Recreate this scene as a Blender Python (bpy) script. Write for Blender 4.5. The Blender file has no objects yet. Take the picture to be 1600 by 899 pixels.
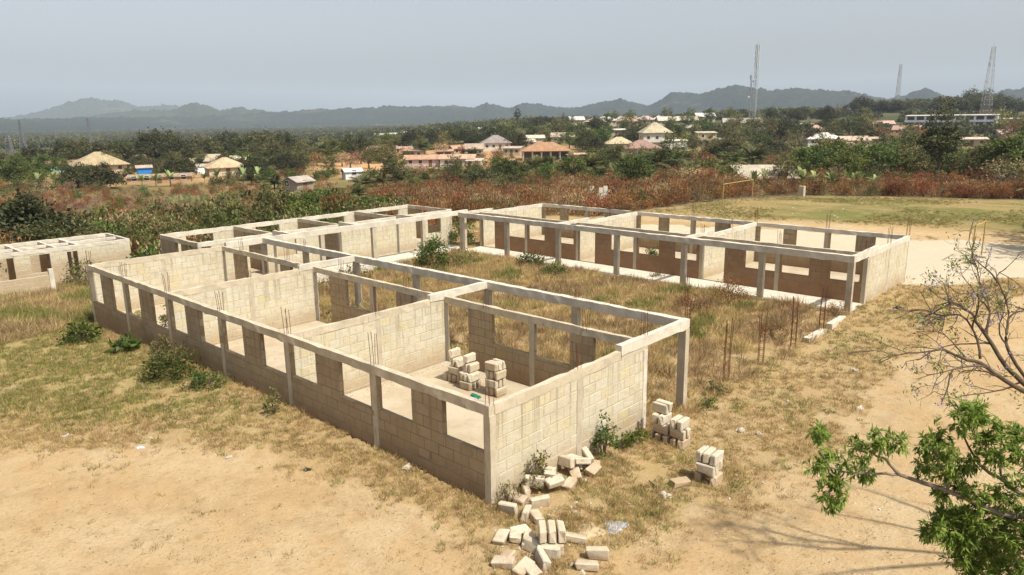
import bpy, bmesh, math, random
import numpy as np
from mathutils import Vector, Matrix
rnd = random.Random(7)
rng = np.random.default_rng(11)
scene = bpy.context.scene
COL = scene.collection
R_ = math.radians

# ------------------------------------------------------------------ camera
IMG_W, IMG_H = 1600.0, 899.0
F_PX, PITCH, YAW, ROLL = 1138.47, 0.228303, 0.823054, -0.0134244
CAM = np.array([-11.22678, -11.17577, 9.0])
cy_, sy_ = math.cos(YAW), math.sin(YAW)
RIGHT_H = np.array([cy_, -sy_, 0.0]); FWD_H = np.array([sy_, cy_, 0.0]); UP = np.array([0, 0, 1.0])
Fv = FWD_H * math.cos(PITCH) - UP * math.sin(PITCH)
U0 = FWD_H * math.sin(PITCH) + UP * math.cos(PITCH)
Rv = RIGHT_H * math.cos(ROLL) + U0 * math.sin(ROLL)
Uv = -RIGHT_H * math.sin(ROLL) + U0 * math.cos(ROLL)
cam_data = bpy.data.cameras.new('camera')
cam = bpy.data.objects.new('camera', cam_data); COL.objects.link(cam)
cam_data.sensor_width = 36.0; cam_data.lens = F_PX / IMG_W * 36.0
cam_data.clip_start = 0.1; cam_data.clip_end = 30000
M = Matrix(((Rv[0], Uv[0], -Fv[0], CAM[0]), (Rv[1], Uv[1], -Fv[1], CAM[1]), (Rv[2], Uv[2], -Fv[2], CAM[2]), (0, 0, 0, 1)))
cam.matrix_world = M
scene.camera = cam

# ------------------------------------------------------------------ sky, sun, exposure
SUN_EL = R_(56)
SUN_DIR = np.array([0.02, -1.0]); SUN_DIR /= np.linalg.norm(SUN_DIR)
world = bpy.data.worlds.new('World'); scene.world = world; world.use_nodes = True
wn = world.node_tree; wn.nodes.clear()
sky = wn.nodes.new('ShaderNodeTexSky'); sky.sky_type = 'NISHITA'; sky.sun_disc = False
sky.sun_elevation = SUN_EL; sky.sun_rotation = math.atan2(SUN_DIR[0], SUN_DIR[1])
sky.air_density = 1.0; sky.dust_density = 4.0; sky.ozone_density = 1.0; sky.altitude = 150
hsv = wn.nodes.new('ShaderNodeHueSaturation'); hsv.inputs['Saturation'].default_value = 0.38
bg = wn.nodes.new('ShaderNodeBackground'); bg.inputs['Strength'].default_value = 0.112
wo = wn.nodes.new('ShaderNodeOutputWorld')
wn.links.new(sky.outputs[0], hsv.inputs['Color']); wn.links.new(hsv.outputs[0], bg.inputs[0]); wn.links.new(bg.outputs[0], wo.inputs[0])
sun_d = bpy.data.lights.new('sun', 'SUN'); sun_d.energy = 4.8; sun_d.angle = R_(1.2); sun_d.color = (1.0, 0.945, 0.83)
sun = bpy.data.objects.new('sun', sun_d); COL.objects.link(sun)
sdir = Vector((SUN_DIR[0] * math.cos(SUN_EL), SUN_DIR[1] * math.cos(SUN_EL), math.sin(SUN_EL)))
sun.rotation_euler = sdir.to_track_quat('Z', 'Y').to_euler(); sun.location = (0, -30, 60)
scene.view_settings.view_transform = 'Standard'; scene.view_settings.look = 'None'
scene.view_settings.exposure = 0.5; scene.view_settings.gamma = 1.0
scene.view_settings.use_curve_mapping = False

# ------------------------------------------------------------------ layout helpers
def ray(px, py): return Fv + Rv * (px - IMG_W / 2) / F_PX - Uv * (py - IMG_H / 2) / F_PX
def gp(px, py, z=0.0):
    d = ray(px, py); return CAM + d * ((z - CAM[2]) / d[2])
def horizon(px): return 195.7 - 0.01365 * px
def pd(px, dist):                       # world xy in the direction of a picture column, at a ground distance
    d = ray(px, horizon(px)); h = d[:2] / np.linalg.norm(d[:2]); return CAM[:2] + h * dist
def atd(px, py, w):                     # point at forward distance w
    d = ray(px, py); return CAM + d * (w / (d @ FWD_H))
def vnoise(x, y, seed=0):
    x = np.asarray(x, float); y = np.asarray(y, float)
    xi = np.floor(x).astype(np.int64); yi = np.floor(y).astype(np.int64); fx = x - xi; fy = y - yi
    fx = fx * fx * (3 - 2 * fx); fy = fy * fy * (3 - 2 * fy)
    def h(a, b):
        n = (a * 374761393 + b * 668265263 + seed * 144665) & 0x7fffffff
        n = ((n ^ (n >> 13)) * 1274126177) & 0x7fffffff
        return ((n ^ (n >> 16)) & 0xffff) / 65535.0
    return (h(xi, yi) * (1 - fx) + h(xi + 1, yi) * fx) * (1 - fy) + (h(xi, yi + 1) * (1 - fx) + h(xi + 1, yi + 1) * fx) * fy
def fbm(x, y, seed=0, o=4):
    v = 0; a = 0.5; s = 0
    for i in range(o):
        v = v + a * vnoise(x * 2 ** i, y * 2 ** i, seed + i * 17); s += a; a *= 0.5
    return v / s
def sstep(a, b, x):
    t = np.clip((x - a) / (b - a), 0, 1); return t * t * (3 - 2 * t)
def poly_sd(px, py, poly):              # signed distance to polygon, positive inside
    P = np.asarray(poly, float); inside = np.zeros(px.shape, bool); dmin = np.full(px.shape, 1e9)
    n = len(P); j = n - 1
    for i in range(n):
        x1, y1 = P[i]; x0, y0 = P[j]
        c = ((y1 > py) != (y0 > py)) & (px < (x0 - x1) * (py - y1) / (y0 - y1 + 1e-12) + x1)
        inside ^= c
        ex, ey = x0 - x1, y0 - y1; L = ex * ex + ey * ey + 1e-9
        t = np.clip(((px - x1) * ex + (py - y1) * ey) / L, 0, 1)
        dmin = np.minimum(dmin, np.hypot(px - x1 - t * ex, py - y1 - t * ey)); j = i
    return np.where(inside, dmin, -dmin)

def cam_rw(x, y):
    dx = np.asarray(x, float) - CAM[0]; dy = np.asarray(y, float) - CAM[1]
    return dx * cy_ - dy * sy_, dx * sy_ + dy * cy_
def T(x, y):
    """terrain height"""
    x = np.asarray(x, float); y = np.asarray(y, float)
    zn = np.interp(y, [-40, -4, 0, 5, 8.4, 12, 16, 21, 27, 45, 75], [-.5, 0, 0, .10, .12, .06, 0, -.24, -.5, -1.1, -2.6])
    fx = np.interp(x, [-40, 0, 7, 9.3, 15, 21, 24, 34, 60], [0, 0, -.33, -.40, -.38, -.2, 0, 0, 0])
    wy = sstep(-9, -1, y)
    near = zn * (1 - sstep(8, 20, x)) + fx * wy + (-.1) * sstep(20, 34, y) * sstep(8, 20, x)
    near = near + .05 * (fbm(x * .35, y * .35, 3, 3) - .5)
    # room floors stand on a lowered bed
    inr = (x > -.1) & (x < 6.9) & (y > -.1) & (y < 27)
    near = np.where((x > .05) & (x < 6.7) & (y > .05) & (y < 26.9), np.minimum(near, -.22), near)
    near = np.where((x > 23.3) & (x < 32.3) & (y > -.35) & (y < 26), np.minimum(near, -.15), near)
    near = np.where((x > 6) & (x < 25) & (y > 27.3) & (y < 33.6), np.minimum(near, -.3), near)
    r, w = cam_rw(x, y); d = np.hypot(r, w); az = np.degrees(np.arctan2(r, np.maximum(w, 1e-3) ))
    az = np.clip(az, -60, 60)
    left = np.interp(d, [60, 110, 160, 220, 300, 500, 900, 2500, 9000], [-2, -3.2, -4, -4.4, -5, -6, -12, -14, -16])
    mid = np.interp(d, [60, 110, 160, 220, 300, 430, 700, 1500, 9000], [-.6, -2.5, -4, -4.6, -3.6, 2.5, 4, -6, -14])
    rgt = np.interp(d, [60, 90, 120, 160, 250, 430, 600, 900, 2000, 9000], [0, 0, -1.4, -3.4, -4, 1.0, 9, 5, -6, -14])
    a1 = sstep(-16, 2, az); a2 = sstep(6, 18, az)
    far = left * (1 - a1) + a1 * (mid * (1 - a2) + rgt * a2)
    far = far + sstep(150, 500, d) * (fbm(x * .006, y * .006, 9, 3) - .5) * 5 * (1 - .5 * sstep(700, 1500, d))
    b = sstep(58, 100, d)
    return near * (1 - b) + far * b
def tz(x, y): return float(T(np.array([x]), np.array([y]))[0])

# ------------------------------------------------------------------ mesh helpers
class MB:
    def __init__(s): s.v = []; s.f = []; s.n = 0; s.t = []
    def add(s, v, f, tint=0.5):
        v = np.asarray(v, float); s.v.append(v)
        s.f.extend([tuple(i + s.n for i in q) for q in f]); s.n += len(v); s.t.append(np.full(len(v), tint)); return s
    def box(s, x0, x1, y0, y1, z0, z1, tint=0.5):
        v = [(x, y, z) for z in (z0, z1) for y in (y0, y1) for x in (x0, x1)]
        return s.add(v, [(0, 2, 3, 1), (4, 5, 7, 6), (0, 1, 5, 4), (2, 6, 7, 3), (0, 4, 6, 2), (1, 3, 7, 5)], tint)
    def tube(s, pts, rad, sides=6, tint=0.5, cap=True):
        pts = np.asarray(pts, float); n = len(pts); rad = np.broadcast_to(rad, (n,)); V = []
        for i in range(n):
            d = pts[min(i + 1, n - 1)] - pts[max(i - 1, 0)]; d = d / (np.linalg.norm(d) + 1e-9)
            a = np.cross(d, [0, 0, 1.0]) if abs(d[2]) < .95 else np.cross(d, [1.0, 0, 0]); a /= np.linalg.norm(a); b = np.cross(d, a)
            for k in range(sides):
                t = 2 * math.pi * k / sides; V.append(pts[i] + rad[i] * (math.cos(t) * a + math.sin(t) * b))
        F = [(i * sides + k, i * sides + (k + 1) % sides, (i + 1) * sides + (k + 1) % sides, (i + 1) * sides + k) for i in range(n - 1) for k in range(sides)]
        if cap: F += [tuple(range(sides))[::-1], tuple(range((n - 1) * sides, n * sides))]
        return s.add(V, F, tint)
    def mesh(s, name, mat=None, smooth=False):
        me = bpy.data.meshes.new(name); V = np.concatenate(s.v) if s.v else np.zeros((0, 3))
        me.from_pydata(V.tolist(), [], s.f)
        at = me.attributes.new('tint', 'FLOAT', 'POINT'); at.data.foreach_set('value', np.concatenate(s.t).astype(np.float32))
        if mat: me.materials.append(mat)
        if smooth: me.polygons.foreach_set('use_smooth', np.ones(len(me.polygons), bool))
        me.update(); return me
    def build(s, name, mat, parent=None, loc=None, smooth=False):
        return link(name, s.mesh(name, mat, smooth), parent, loc)
def link(name, me, parent=None, loc=None, rotz=0.0):
    o = bpy.data.objects.new(name, me); COL.objects.link(o)
    if parent: o.parent = parent
    if loc is not None: o.location = loc
    if rotz: o.rotation_euler = (0, 0, rotz)
    return o
def tag(o, label=None, cat=None, group=None, kind=None):
    if label: o['label'] = label
    if cat: o['category'] = cat
    if group: o['group'] = group
    if kind: o['kind'] = kind
    return o
def thing(name, label, cat, loc=(0, 0, 0), rotz=0.0, group=None, scale=1.0):
    o = link(name, None, None, loc, rotz); o.scale = (scale,) * 3 if not hasattr(scale, '__len__') else scale
    o.empty_display_size = .3
    return tag(o, label, cat, group)
def copy_tree(o, parent=None):
    c = o.copy(); COL.objects.link(c); c.parent = parent
    for ch in o.children: copy_tree(ch, c)
    return c
def quads_mesh(name, P4, tint, mat):
    """P4: (n,4,3) quads"""
    n = len(P4); me = bpy.data.meshes.new(name)
    me.vertices.add(n * 4); me.vertices.foreach_set('co', P4.reshape(-1).astype(np.float32))
    me.loops.add(n * 4); me.loops.foreach_set('vertex_index', np.arange(n * 4, dtype=np.int32))
    me.polygons.add(n); me.polygons.foreach_set('loop_start', np.arange(0, n * 4, 4, dtype=np.int32))
    at = me.attributes.new('tint', 'FLOAT', 'POINT'); at.data.foreach_set('value', np.repeat(tint, 4).astype(np.float32))
    me.materials.append(mat); me.update(calc_edges=True); me.validate(); return me
def leaf_quads(c, d, nrm, L, W):
    """rhombic leaves from base c along d"""
    d = d / (np.linalg.norm(d, axis=1, keepdims=True) + 1e-9); s = np.cross(d, nrm); s /= (np.linalg.norm(s, axis=1, keepdims=True) + 1e-9)
    L = np.broadcast_to(L, (len(c),))[:, None]; W = np.broadcast_to(W, (len(c),))[:, None]
    n2 = np.cross(s, d)
    m = c + d * L * .45 + n2 * L * .06
    return np.stack([c, m - s * W * .5, c + d * L, m + s * W * .5], 1)
def rdir(n, g=rng):
    v = g.normal(size=(n, 3)); return v / np.linalg.norm(v, axis=1, keepdims=True)

# ------------------------------------------------------------------ materials
def new_mat(name):
    m = bpy.data.materials.new(name); m.use_nodes = True; nt = m.node_tree; nt.nodes.clear()
    out = nt.nodes.new('ShaderNodeOutputMaterial'); return m, nt, out
class NB:
    def __init__(s, nt): s.nt = nt
    def n(s, typ, **kw):
        nd = s.nt.nodes.new(typ)
        for k, v in kw.items(): setattr(nd, k, v)
        return nd
    def put(s, sock, v):
        if v is None: return
        if isinstance(v, bpy.types.NodeSocket): s.nt.links.new(v, sock)
        else: sock.default_value = v
    def noise(s, vec, scale, detail=4, rough=.55):
        nd = s.n('ShaderNodeTexNoise'); s.put(nd.inputs['Vector'], vec); nd.inputs['Scale'].default_value = scale
        nd.inputs['Detail'].default_value = detail; nd.inputs['Roughness'].default_value = rough; return nd.outputs[0]
    def math(s, op, a, b=None, c=None, clamp=False):
        nd = s.n('ShaderNodeMath', operation=op); nd.use_clamp = clamp; s.put(nd.inputs[0], a); s.put(nd.inputs[1], b)
        if c is not None: s.put(nd.inputs[2], c)
        return nd.outputs[0]
    def mix(s, f, a, b, blend='MIX'):
        nd = s.n('ShaderNodeMix', data_type='RGBA', blend_type=blend); s.put(nd.inputs[0], f)
        s.put(nd.inputs[6], a if isinstance(a, bpy.types.NodeSocket) else (*a, 1)); s.put(nd.inputs[7], b if isinstance(b, bpy.types.NodeSocket) else (*b, 1)); return nd.outputs[2]
    def step(s, v, a, b):
        nd = s.n('ShaderNodeMapRange', interpolation_type='SMOOTHSTEP'); s.put(nd.inputs[0], v); s.put(nd.inputs[1], a); s.put(nd.inputs[2], b); return nd.outputs[0]
    def attr(s, name): return s.n('ShaderNodeAttribute', attribute_name=name).outputs['Fac']
    def pos(s): return s.n('ShaderNodeNewGeometry').outputs['Position']
    def objc(s): return s.n('ShaderNodeTexCoord').outputs['Object']
    def rand(s): return s.n('ShaderNodeObjectInfo').outputs['Random']
    def scalev(s, v, k):
        nd = s.n('ShaderNodeVectorMath', operation='MULTIPLY'); s.put(nd.inputs[0], v); nd.inputs[1].default_value = k; return nd.outputs[0]
    def sepz(s, v): nd = s.n('ShaderNodeSeparateXYZ'); s.put(nd.inputs[0], v); return nd.outputs
    def bump(s, h, dist, strength=1.0):
        nd = s.n('ShaderNodeBump'); s.put(nd.inputs['Height'], h); nd.inputs['Distance'].default_value = dist; nd.inputs['Strength'].default_value = strength; return nd.outputs[0]
    def pbsdf(s, col, rough=.85, normal=None, spec=.25, metal=0.0):
        nd = s.n('ShaderNodeBsdfPrincipled'); s.put(nd.inputs['Base Color'], col if isinstance(col, bpy.types.NodeSocket) else (*col, 1))
        s.put(nd.inputs['Roughness'], rough); s.put(nd.inputs['Specular IOR Level'], spec); s.put(nd.inputs['Metallic'], metal); s.put(nd.inputs['Normal'], normal); return nd.outputs[0]
def finish(nt, out, sh): nt.links.new(sh, out.inputs['Surface'])

def block_mat(name, cols, dirt=(.30, .19, .10), dirt_z=.55, streak=.55):
    m, nt, out = new_mat(name); b = NB(nt); p = b.pos()
    r = b.math('FRACT', b.math('ADD', b.rand(), b.attr('tint')))
    rm = nt.nodes.new('ShaderNodeValToRGB'); b.put(rm.inputs[0], r); el = rm.color_ramp.elements
    el[0].position = 0; el[0].color = (*cols[0], 1); el[1].position = 1; el[1].color = (*cols[-1], 1)
    for i, c in enumerate(cols[1:-1]): e = el.new((i + 1) / (len(cols) - 1)); e.color = (*c, 1)
    c = rm.outputs[0]
    n1 = b.noise(p, 2.3, 5, .6); n2 = b.noise(p, 38, 3, .6)
    wash = tuple((cols[0][i] + cols[1][i] + cols[3][i]) / 3 * (1.03, 1.03, 1.08)[i] for i in range(3))
    c = b.mix(b.math('MULTIPLY', b.step(b.noise(p, .9, 5, .68), .42, .60), .62), c, wash)
    c = b.mix(b.math('MULTIPLY', b.step(n1, .38, .72), .40), c, tuple(x * .70 for x in cols[0]))
    c = b.mix(b.math('MULTIPLY', b.step(b.noise(p, 5.5, 5, .72), .53, .68), .48), c, tuple(x * .55 for x in cols[0]))
    c = b.mix(b.math('MULTIPLY', n2, .25), c, tuple(min(1, x * 1.25) for x in cols[0]))
    # rain streaks below the ring beam
    sv = b.scalev(p, (7.5, 7.5, .22)); st = b.step(b.noise(sv, 1.0, 4, .65), .50, .66); z = b.sepz(p)[2]
    fall = b.step(b.math('ADD', z, b.math('MULTIPLY', b.noise(b.scalev(p, (5, 5, 0.0)), 1.0, 2), 2.2)), 1.7, 3.4)
    c = b.mix(b.math('MULTIPLY', b.math('MULTIPLY', st, fall), streak), c, (.17, .135, .095))
    # splashed earth at the foot
    dz = b.step(b.math('ADD', z, b.math('MULTIPLY', b.noise(p, 1.7, 4), -.7)), dirt_z, -.35)
    c = b.mix(b.math('MULTIPLY', dz, .55), c, dirt)
    h = b.math('ADD', b.noise(p, 60, 3, .7), b.math('MULTIPLY', b.noise(p, 9, 3), 1.5))
    finish(nt, out, b.pbsdf(c, .93, b.bump(h, .012, .9), .12)); return m
CREAM = [(.475, .425, .31), (.50, .455, .345), (.45, .395, .275), (.485, .435, .32), (.485, .41, .25), (.465, .43, .34), (.52, .48, .38)]
M_BLOCK = block_mat('sandcrete_block', CREAM)
M_BLOCK_FRONT = block_mat('sandcrete_block_weathered_shaded', [(.32, .245, .15), (.36, .28, .18), (.28, .205, .12), (.335, .255, .16), (.33, .24, .13), (.375, .30, .20)], dirt=(.20, .115, .06), dirt_z=.6, streak=.8)  # stained, darker copy of the block: shade of x-facing walls mixed into its colour
M_BLOCK_BROWN = block_mat('sandcrete_block_stained_shaded', [(.27, .165, .09), (.30, .19, .11), (.24, .14, .075), (.29, .18, .10), (.32, .22, .13)], dirt=(.22, .11, .055), dirt_z=1.1)  # earth stain plus the shade of the far verandah wall, both in the colour
M_BLOCK_LOOSE = block_mat('sandcrete_block_loose', [(.44, .37, .265), (.50, .435, .33), (.40, .325, .225), (.53, .47, .375), (.45, .355, .235)], dirt_z=-.15, streak=0)
def concrete_mat(name, col, dark, streak=.5):
    m, nt, out = new_mat(name); b = NB(nt); p = b.pos()
    c = b.mix(b.step(b.noise(p, 1.8, 5, .62), .32, .72), col, tuple(x * .78 for x in col))
    c = b.mix(b.math('MULTIPLY', b.step(b.noise(p, 13, 4, .7), .55, .78), .55), c, dark)
    c = b.mix(b.math('MULTIPLY', b.step(b.noise(b.scalev(p, (9, 9, .8)), 1.0, 3, .6), .58, .74), streak), c, tuple(x * 1.3 for x in dark))
    h = b.math('ADD', b.noise(p, 55, 3, .7), b.math('MULTIPLY', b.noise(p, 6, 4), 2))
    finish(nt, out, b.pbsdf(c, .9, b.bump(h, .008, .7), .15)); return m
M_CONC = concrete_mat('weathered_concrete', (.48, .41, .30), (.19, .135, .085), .7)
M_CONC_PALE = concrete_mat('pale_concrete', (.55, .50, .41), (.27, .22, .155), .5)
M_CONC_GREY = concrete_mat('grey_column_concrete', (.44, .375, .28), (.21, .165, .115))
M_MORTAR = concrete_mat('mortar', (.43, .375, .265), (.20, .155, .10))
M_MORTAR_FRONT = concrete_mat('mortar_shaded', (.25, .185, .11), (.14, .10, .06))  # darker mortar copy, toned to the shade put into the front blocks
M_MORTAR_BROWN = concrete_mat('mortar_brown', (.24, .155, .09), (.14, .085, .05))  # mortar toned to the stain and painted shade of the brown blocks
def floor_mat():
    m, nt, out = new_mat('dusty_screed'); b = NB(nt); p = b.pos()
    c = b.mix(b.step(b.noise(p, .7, 5, .6), .35, .65), (.42, .355, .26), (.35, .28, .19))
    c = b.mix(b.math('MULTIPLY', b.step(b.noise(p, 3.1, 5, .7), .55, .75), .6), c, (.29, .215, .135))
    c = b.mix(b.math('MULTIPLY', b.step(b.noise(p, 26, 3, .7), .62, .75), .5), c, (.26, .21, .15))
    finish(nt, out, b.pbsdf(c, .95, b.bump(b.noise(p, 22, 5, .7), .02, .7), .1)); return m
M_FLOOR = floor_mat()
def flat_mat(name, col, var=.25, scale=3.0, rough=.85, spec=.2, metal=0.0, bump=.0):
    m, nt, out = new_mat(name); b = NB(nt); p = b.pos()
    c = b.mix(b.step(b.noise(p, scale, 5, .62), .3, .7), col, tuple(x * (1 - var) for x in col))
    c = b.mix(b.math('MULTIPLY', b.rand(), .3), c, tuple(x * (1 - var) for x in col))
    nrm = b.bump(b.noise(p, scale * 8, 3), bump) if bump else None
    finish(nt, out, b.pbsdf(c, rough, nrm, spec, metal)); return m
M_RUST = flat_mat('rusted_steel', (.155, .06, .03), .5, 12, .85)
M_STONE = flat_mat('pale_stone', (.50, .43, .33), .35, 6, .9, bump=.02)
M_YELLOW = flat_mat('faded_yellow_paint', (.40, .27, .09), .3, 5, .6)
M_GREENBAG = flat_mat('green_plastic', (.005, .14, .085), .3, 8, .4, .5)
M_WHITEBAG = flat_mat('white_plastic', (.58, .58, .57), .2, 8, .45, .5)
M_BLUEBAG = flat_mat('pale_blue_plastic', (.48, .52, .60), .25, 8, .45, .5)
M_BLACKBAG = flat_mat('black_plastic', (.015, .015, .018), .2, 8, .4, .5)
M_ASH = flat_mat('ash_powder', (.40, .41, .43), .4, 9, 1.0, .05)
M_BARK = flat_mat('tree_bark', (.17, .125, .09), .45, 7, .95, .1, bump=.03)
M_BARK_PALE = flat_mat('pale_bark', (.26, .21, .165), .45, 14, .95, .1, bump=.01)
M_STEEL = flat_mat('galvanised_steel', (.42, .42, .42), .25, 1, .6, .4, .3)
M_STEEL_RED = flat_mat('red_painted_steel', (.42, .12, .08), .25, 1, .7)
M_DARKGLASS = flat_mat('dark_window', (.035, .035, .04), .3, 1, .25, .5)
M_LINES = flat_mat('pylon_steel', (.16, .16, .17), .2, 1, .7)
_pm = {}
def paint(col, name='wall_paint'):
    k = tuple(round(x, 3) for x in col)
    if k not in _pm: _pm[k] = flat_mat(name + '_%d' % len(_pm), col, .22, .35, .9, .1)
    return _pm[k]
_rm = {}
def roofm(col):
    k = tuple(round(x, 3) for x in col)
    if k not in _rm:
        m, nt, out = new_mat('corrugated_roof_%d' % len(_rm)); b = NB(nt); p = b.objc()
        c = b.mix(b.step(b.noise(p, .5, 5, .65), .35, .7), col, tuple(x * .72 for x in col))
        c = b.mix(b.math('MULTIPLY', b.step(b.noise(b.scalev(p, (2.2, .35, .35)), 1.0, 4, .7), .45, .65), .6), c, (col[0] * .62, col[1] * .5, col[2] * .42))
        w = nt.nodes.new('ShaderNodeTexWave'); b.put(w.inputs['Vector'], p); w.inputs['Scale'].default_value = 2.2
        finish(nt, out, b.pbsdf(c, .7, b.bump(w.outputs[1], .03, .5), .3)); _rm[k] = m
    return _rm[k]
def leaf_mat(name, ca, cb, var=.35, transl=.28, hue=.0):
    m, nt, out = new_mat(name); b = NB(nt)
    c = b.mix(b.attr('tint'), ca, cb)
    hs = nt.nodes.new('ShaderNodeHueSaturation'); r = b.rand()
    b.put(hs.inputs['Value'], b.math('ADD', b.math('MULTIPLY', r, 2 * var), 1 - var)); b.put(hs.inputs['Hue'], b.math('ADD', b.math('MULTIPLY', b.math('FRACT', b.math('MULTIPLY', r, 7.31)), .05), .475 + hue))
    b.put(hs.inputs['Color'], c)
    d = nt.nodes.new('ShaderNodeBsdfPrincipled'); b.put(d.inputs['Base Color'], hs.outputs[0]); d.inputs['Roughness'].default_value = .6; d.inputs['Specular IOR Level'].default_value = .25
    t = nt.nodes.new('ShaderNodeBsdfTranslucent'); b.put(t.inputs[0], hs.outputs[0])
    mx = nt.nodes.new('ShaderNodeMixShader'); mx.inputs[0].default_value = transl; nt.links.new(d.outputs[0], mx.inputs[1]); nt.links.new(t.outputs[0], mx.inputs[2])
    finish(nt, out, mx.outputs[0]); return m
L_MANGO = leaf_mat('mango_leaf', (.026, .034, .011), (.105, .10, .034))
L_GREEN = leaf_mat('green_leaf', (.034, .060, .011), (.13, .15, .032))
L_OLIVE = leaf_mat('olive_leaf', (.060, .066, .020), (.19, .17, .058))
L_DRYLEAF = leaf_mat('dry_leaf', (.25, .165, .075), (.40, .30, .155))
L_RUST = leaf_mat('scorched_leaf', (.125, .050, .018), (.31, .145, .052), .45)
L_STRAW = leaf_mat('straw_blade', (.33, .225, .09), (.49, .37, .175), .3, .25)
L_GRASS = leaf_mat('green_grass_blade', (.16, .16, .04), (.30, .275, .09), .3, .3)
L_PALM = leaf_mat('palm_leaf', (.036, .050, .014), (.155, .155, .052))
L_BANANA = leaf_mat('banana_leaf', (.13, .20, .05), (.30, .33, .13))
L_BRIGHT = leaf_mat('bright_leaf', (.036, .068, .010), (.14, .175, .032), .25)
L_GLOSSY = leaf_mat('glossy_leaflet', (.06, .115, .015), (.25, .32, .055), .12, .4)
L_PURPLE = leaf_mat('purple_flower', (.15, .11, .25), (.27, .22, .38), .15)
L_FOREST = leaf_mat('far_forest_leaf', (.05, .06, .028), (.10, .105, .05), .3)

# ================================================================== GROUND
def pxpoly(pts, z=0.0): return [tuple(gp(x, y, z)[:2]) for x, y in pts]
SAND_L = pxpoly([(-700, 735), (-200, 700), (0, 690), (190, 690), (330, 702), (450, 735), (560, 780), (650, 815), (720, 835), (775, 885), (800, 960), (760, 1300), (-1200, 1300)])
SAND_R = pxpoly([(930, 930), (985, 890), (1085, 825), (1180, 785), (1265, 735), (1325, 655), (1395, 580), (1460, 520), (1600, 468), (1900, 460), (2700, 950), (1700, 1500), (950, 1500)])
PALE = pxpoly([(1415, 378), (1500, 376), (1640, 385), (1850, 420), (1640, 432), (1545, 440), (1490, 447), (1412, 446)])
YARD = [(32.6, -1), (32.6, 26), (40, 27), (47, 10), (46, -8), (40, -4)]
FIELD = pxpoly([(1005, 328), (1060, 319), (1130, 313), (1240, 308), (1420, 309), (1800, 316), (2100, 350), (1750, 372), (1420, 352), (1140, 341)])
FSAND = pxpoly([(1000, 332), (1130, 338), (1350, 352), (1700, 374), (1900, 392), (1500, 378), (1330, 366), (1000, 342)])
COURT = [(9.2, .2), (23.2, -.2), (23.2, 27), (9.2, 27)]
CHAR = pxpoly([(860, 316), (940, 324), (1000, 327), (1060, 318), (1130, 312), (1300, 306), (1640, 310), (1640, 300), (1240, 300), (1040, 308), (900, 310)])
GREENL = pxpoly([(-500, 470), (0, 460), (135, 470), (330, 590), (420, 660), (330, 690), (0, 680), (-500, 700)], -.3)
BURN = pxpoly([(-200, 292), (150, 285), (380, 290), (330, 325), (120, 335), (-200, 345)], -2)
TRACKS = [pxpoly(l) for l in ([(60, 960), (250, 860), (430, 800), (560, 770), (640, 740)], [(1010, 960), (1120, 850), (1230, 760), (1340, 650), (1440, 540), (1560, 455)], [(-200, 830), (120, 790), (330, 775), (520, 800), (700, 900)])]
def ground_fields(x, y):
    n = (fbm(x * .45, y * .45, 5, 4) - .5); n2 = (fbm(x * 1.6, y * 1.6, 25, 3) - .5)
    j = n * 3.2 + n2 * 1.2
    r, w = cam_rw(x, y); d = np.hypot(r, w)
    sand = np.maximum(sstep(-.9, .9, poly_sd(x, y, SAND_L) + j), sstep(-.9, .9, poly_sd(x, y, SAND_R) + j))
    fs = sstep(-1.5, 1.5, poly_sd(x, y, FSAND) + j)
    pale = np.maximum(sstep(-.6, .6, poly_sd(x, y, PALE) + j * .6), sstep(-1, 1, poly_sd(x, y, YARD) + j))
    field = sstep(-2, 2, poly_sd(x, y, FIELD) + j)
    court = sstep(-.4, .6, poly_sd(x, y, COURT) + j * .2)
    char = sstep(-1.5, 1.5, poly_sd(x, y, CHAR) + j * 1.2)
    green = np.maximum(sstep(-2, 3, poly_sd(x, y, GREENL) + j * 2), .45 * sstep(.05, .22, n)) 
    burn = sstep(-8, 8, poly_sd(x, y, BURN) + j * 6)
    far = sstep(62, 100, d) * (1 - field) * (1 - fs)
    wood = sstep(300, 420, d)
    pxc = 800 + F_PX * r / np.maximum(w, .1) * math.cos(PITCH)
    earth = np.where(w > 1, sstep(470, 560, pxc + j * 14) * (1 - sstep(830, 930, pxc + j * 14)) * sstep(172, 195, d + j * 6) * (1 - sstep(290, 330, d + j * 8)), 0)
    earth = np.maximum(earth, np.where(w > 1, .8 * sstep(170, 200, pxc) * (1 - sstep(360, 420, pxc)) * sstep(178, 188, d + j * 3) * (1 - sstep(250, 270, d)), 0))
    track = np.zeros(x.shape)
    for line in TRACKS:
        for q0, q1 in zip(line[:-1], line[1:]):
            ex, ey = q1[0] - q0[0], q1[1] - q0[1]; tt = np.clip(((x - q0[0]) * ex + (y - q0[1]) * ey) / (ex * ex + ey * ey), 0, 1); dd_ = np.hypot(x - q0[0] - tt * ex, y - q0[1] - tt * ey)
            track = np.maximum(track, np.exp(-((dd_ - .72) / .2) ** 2))
    grass = np.clip(1 - sand - pale - fs, 0, 1) * (1 - char)
    return dict(sand=np.maximum(sand, fs), pale=pale, field=field, court=court, char=char, green=green, burn=burn, far=far, grass=grass, wood=wood, earth=earth, track=track)
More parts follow.
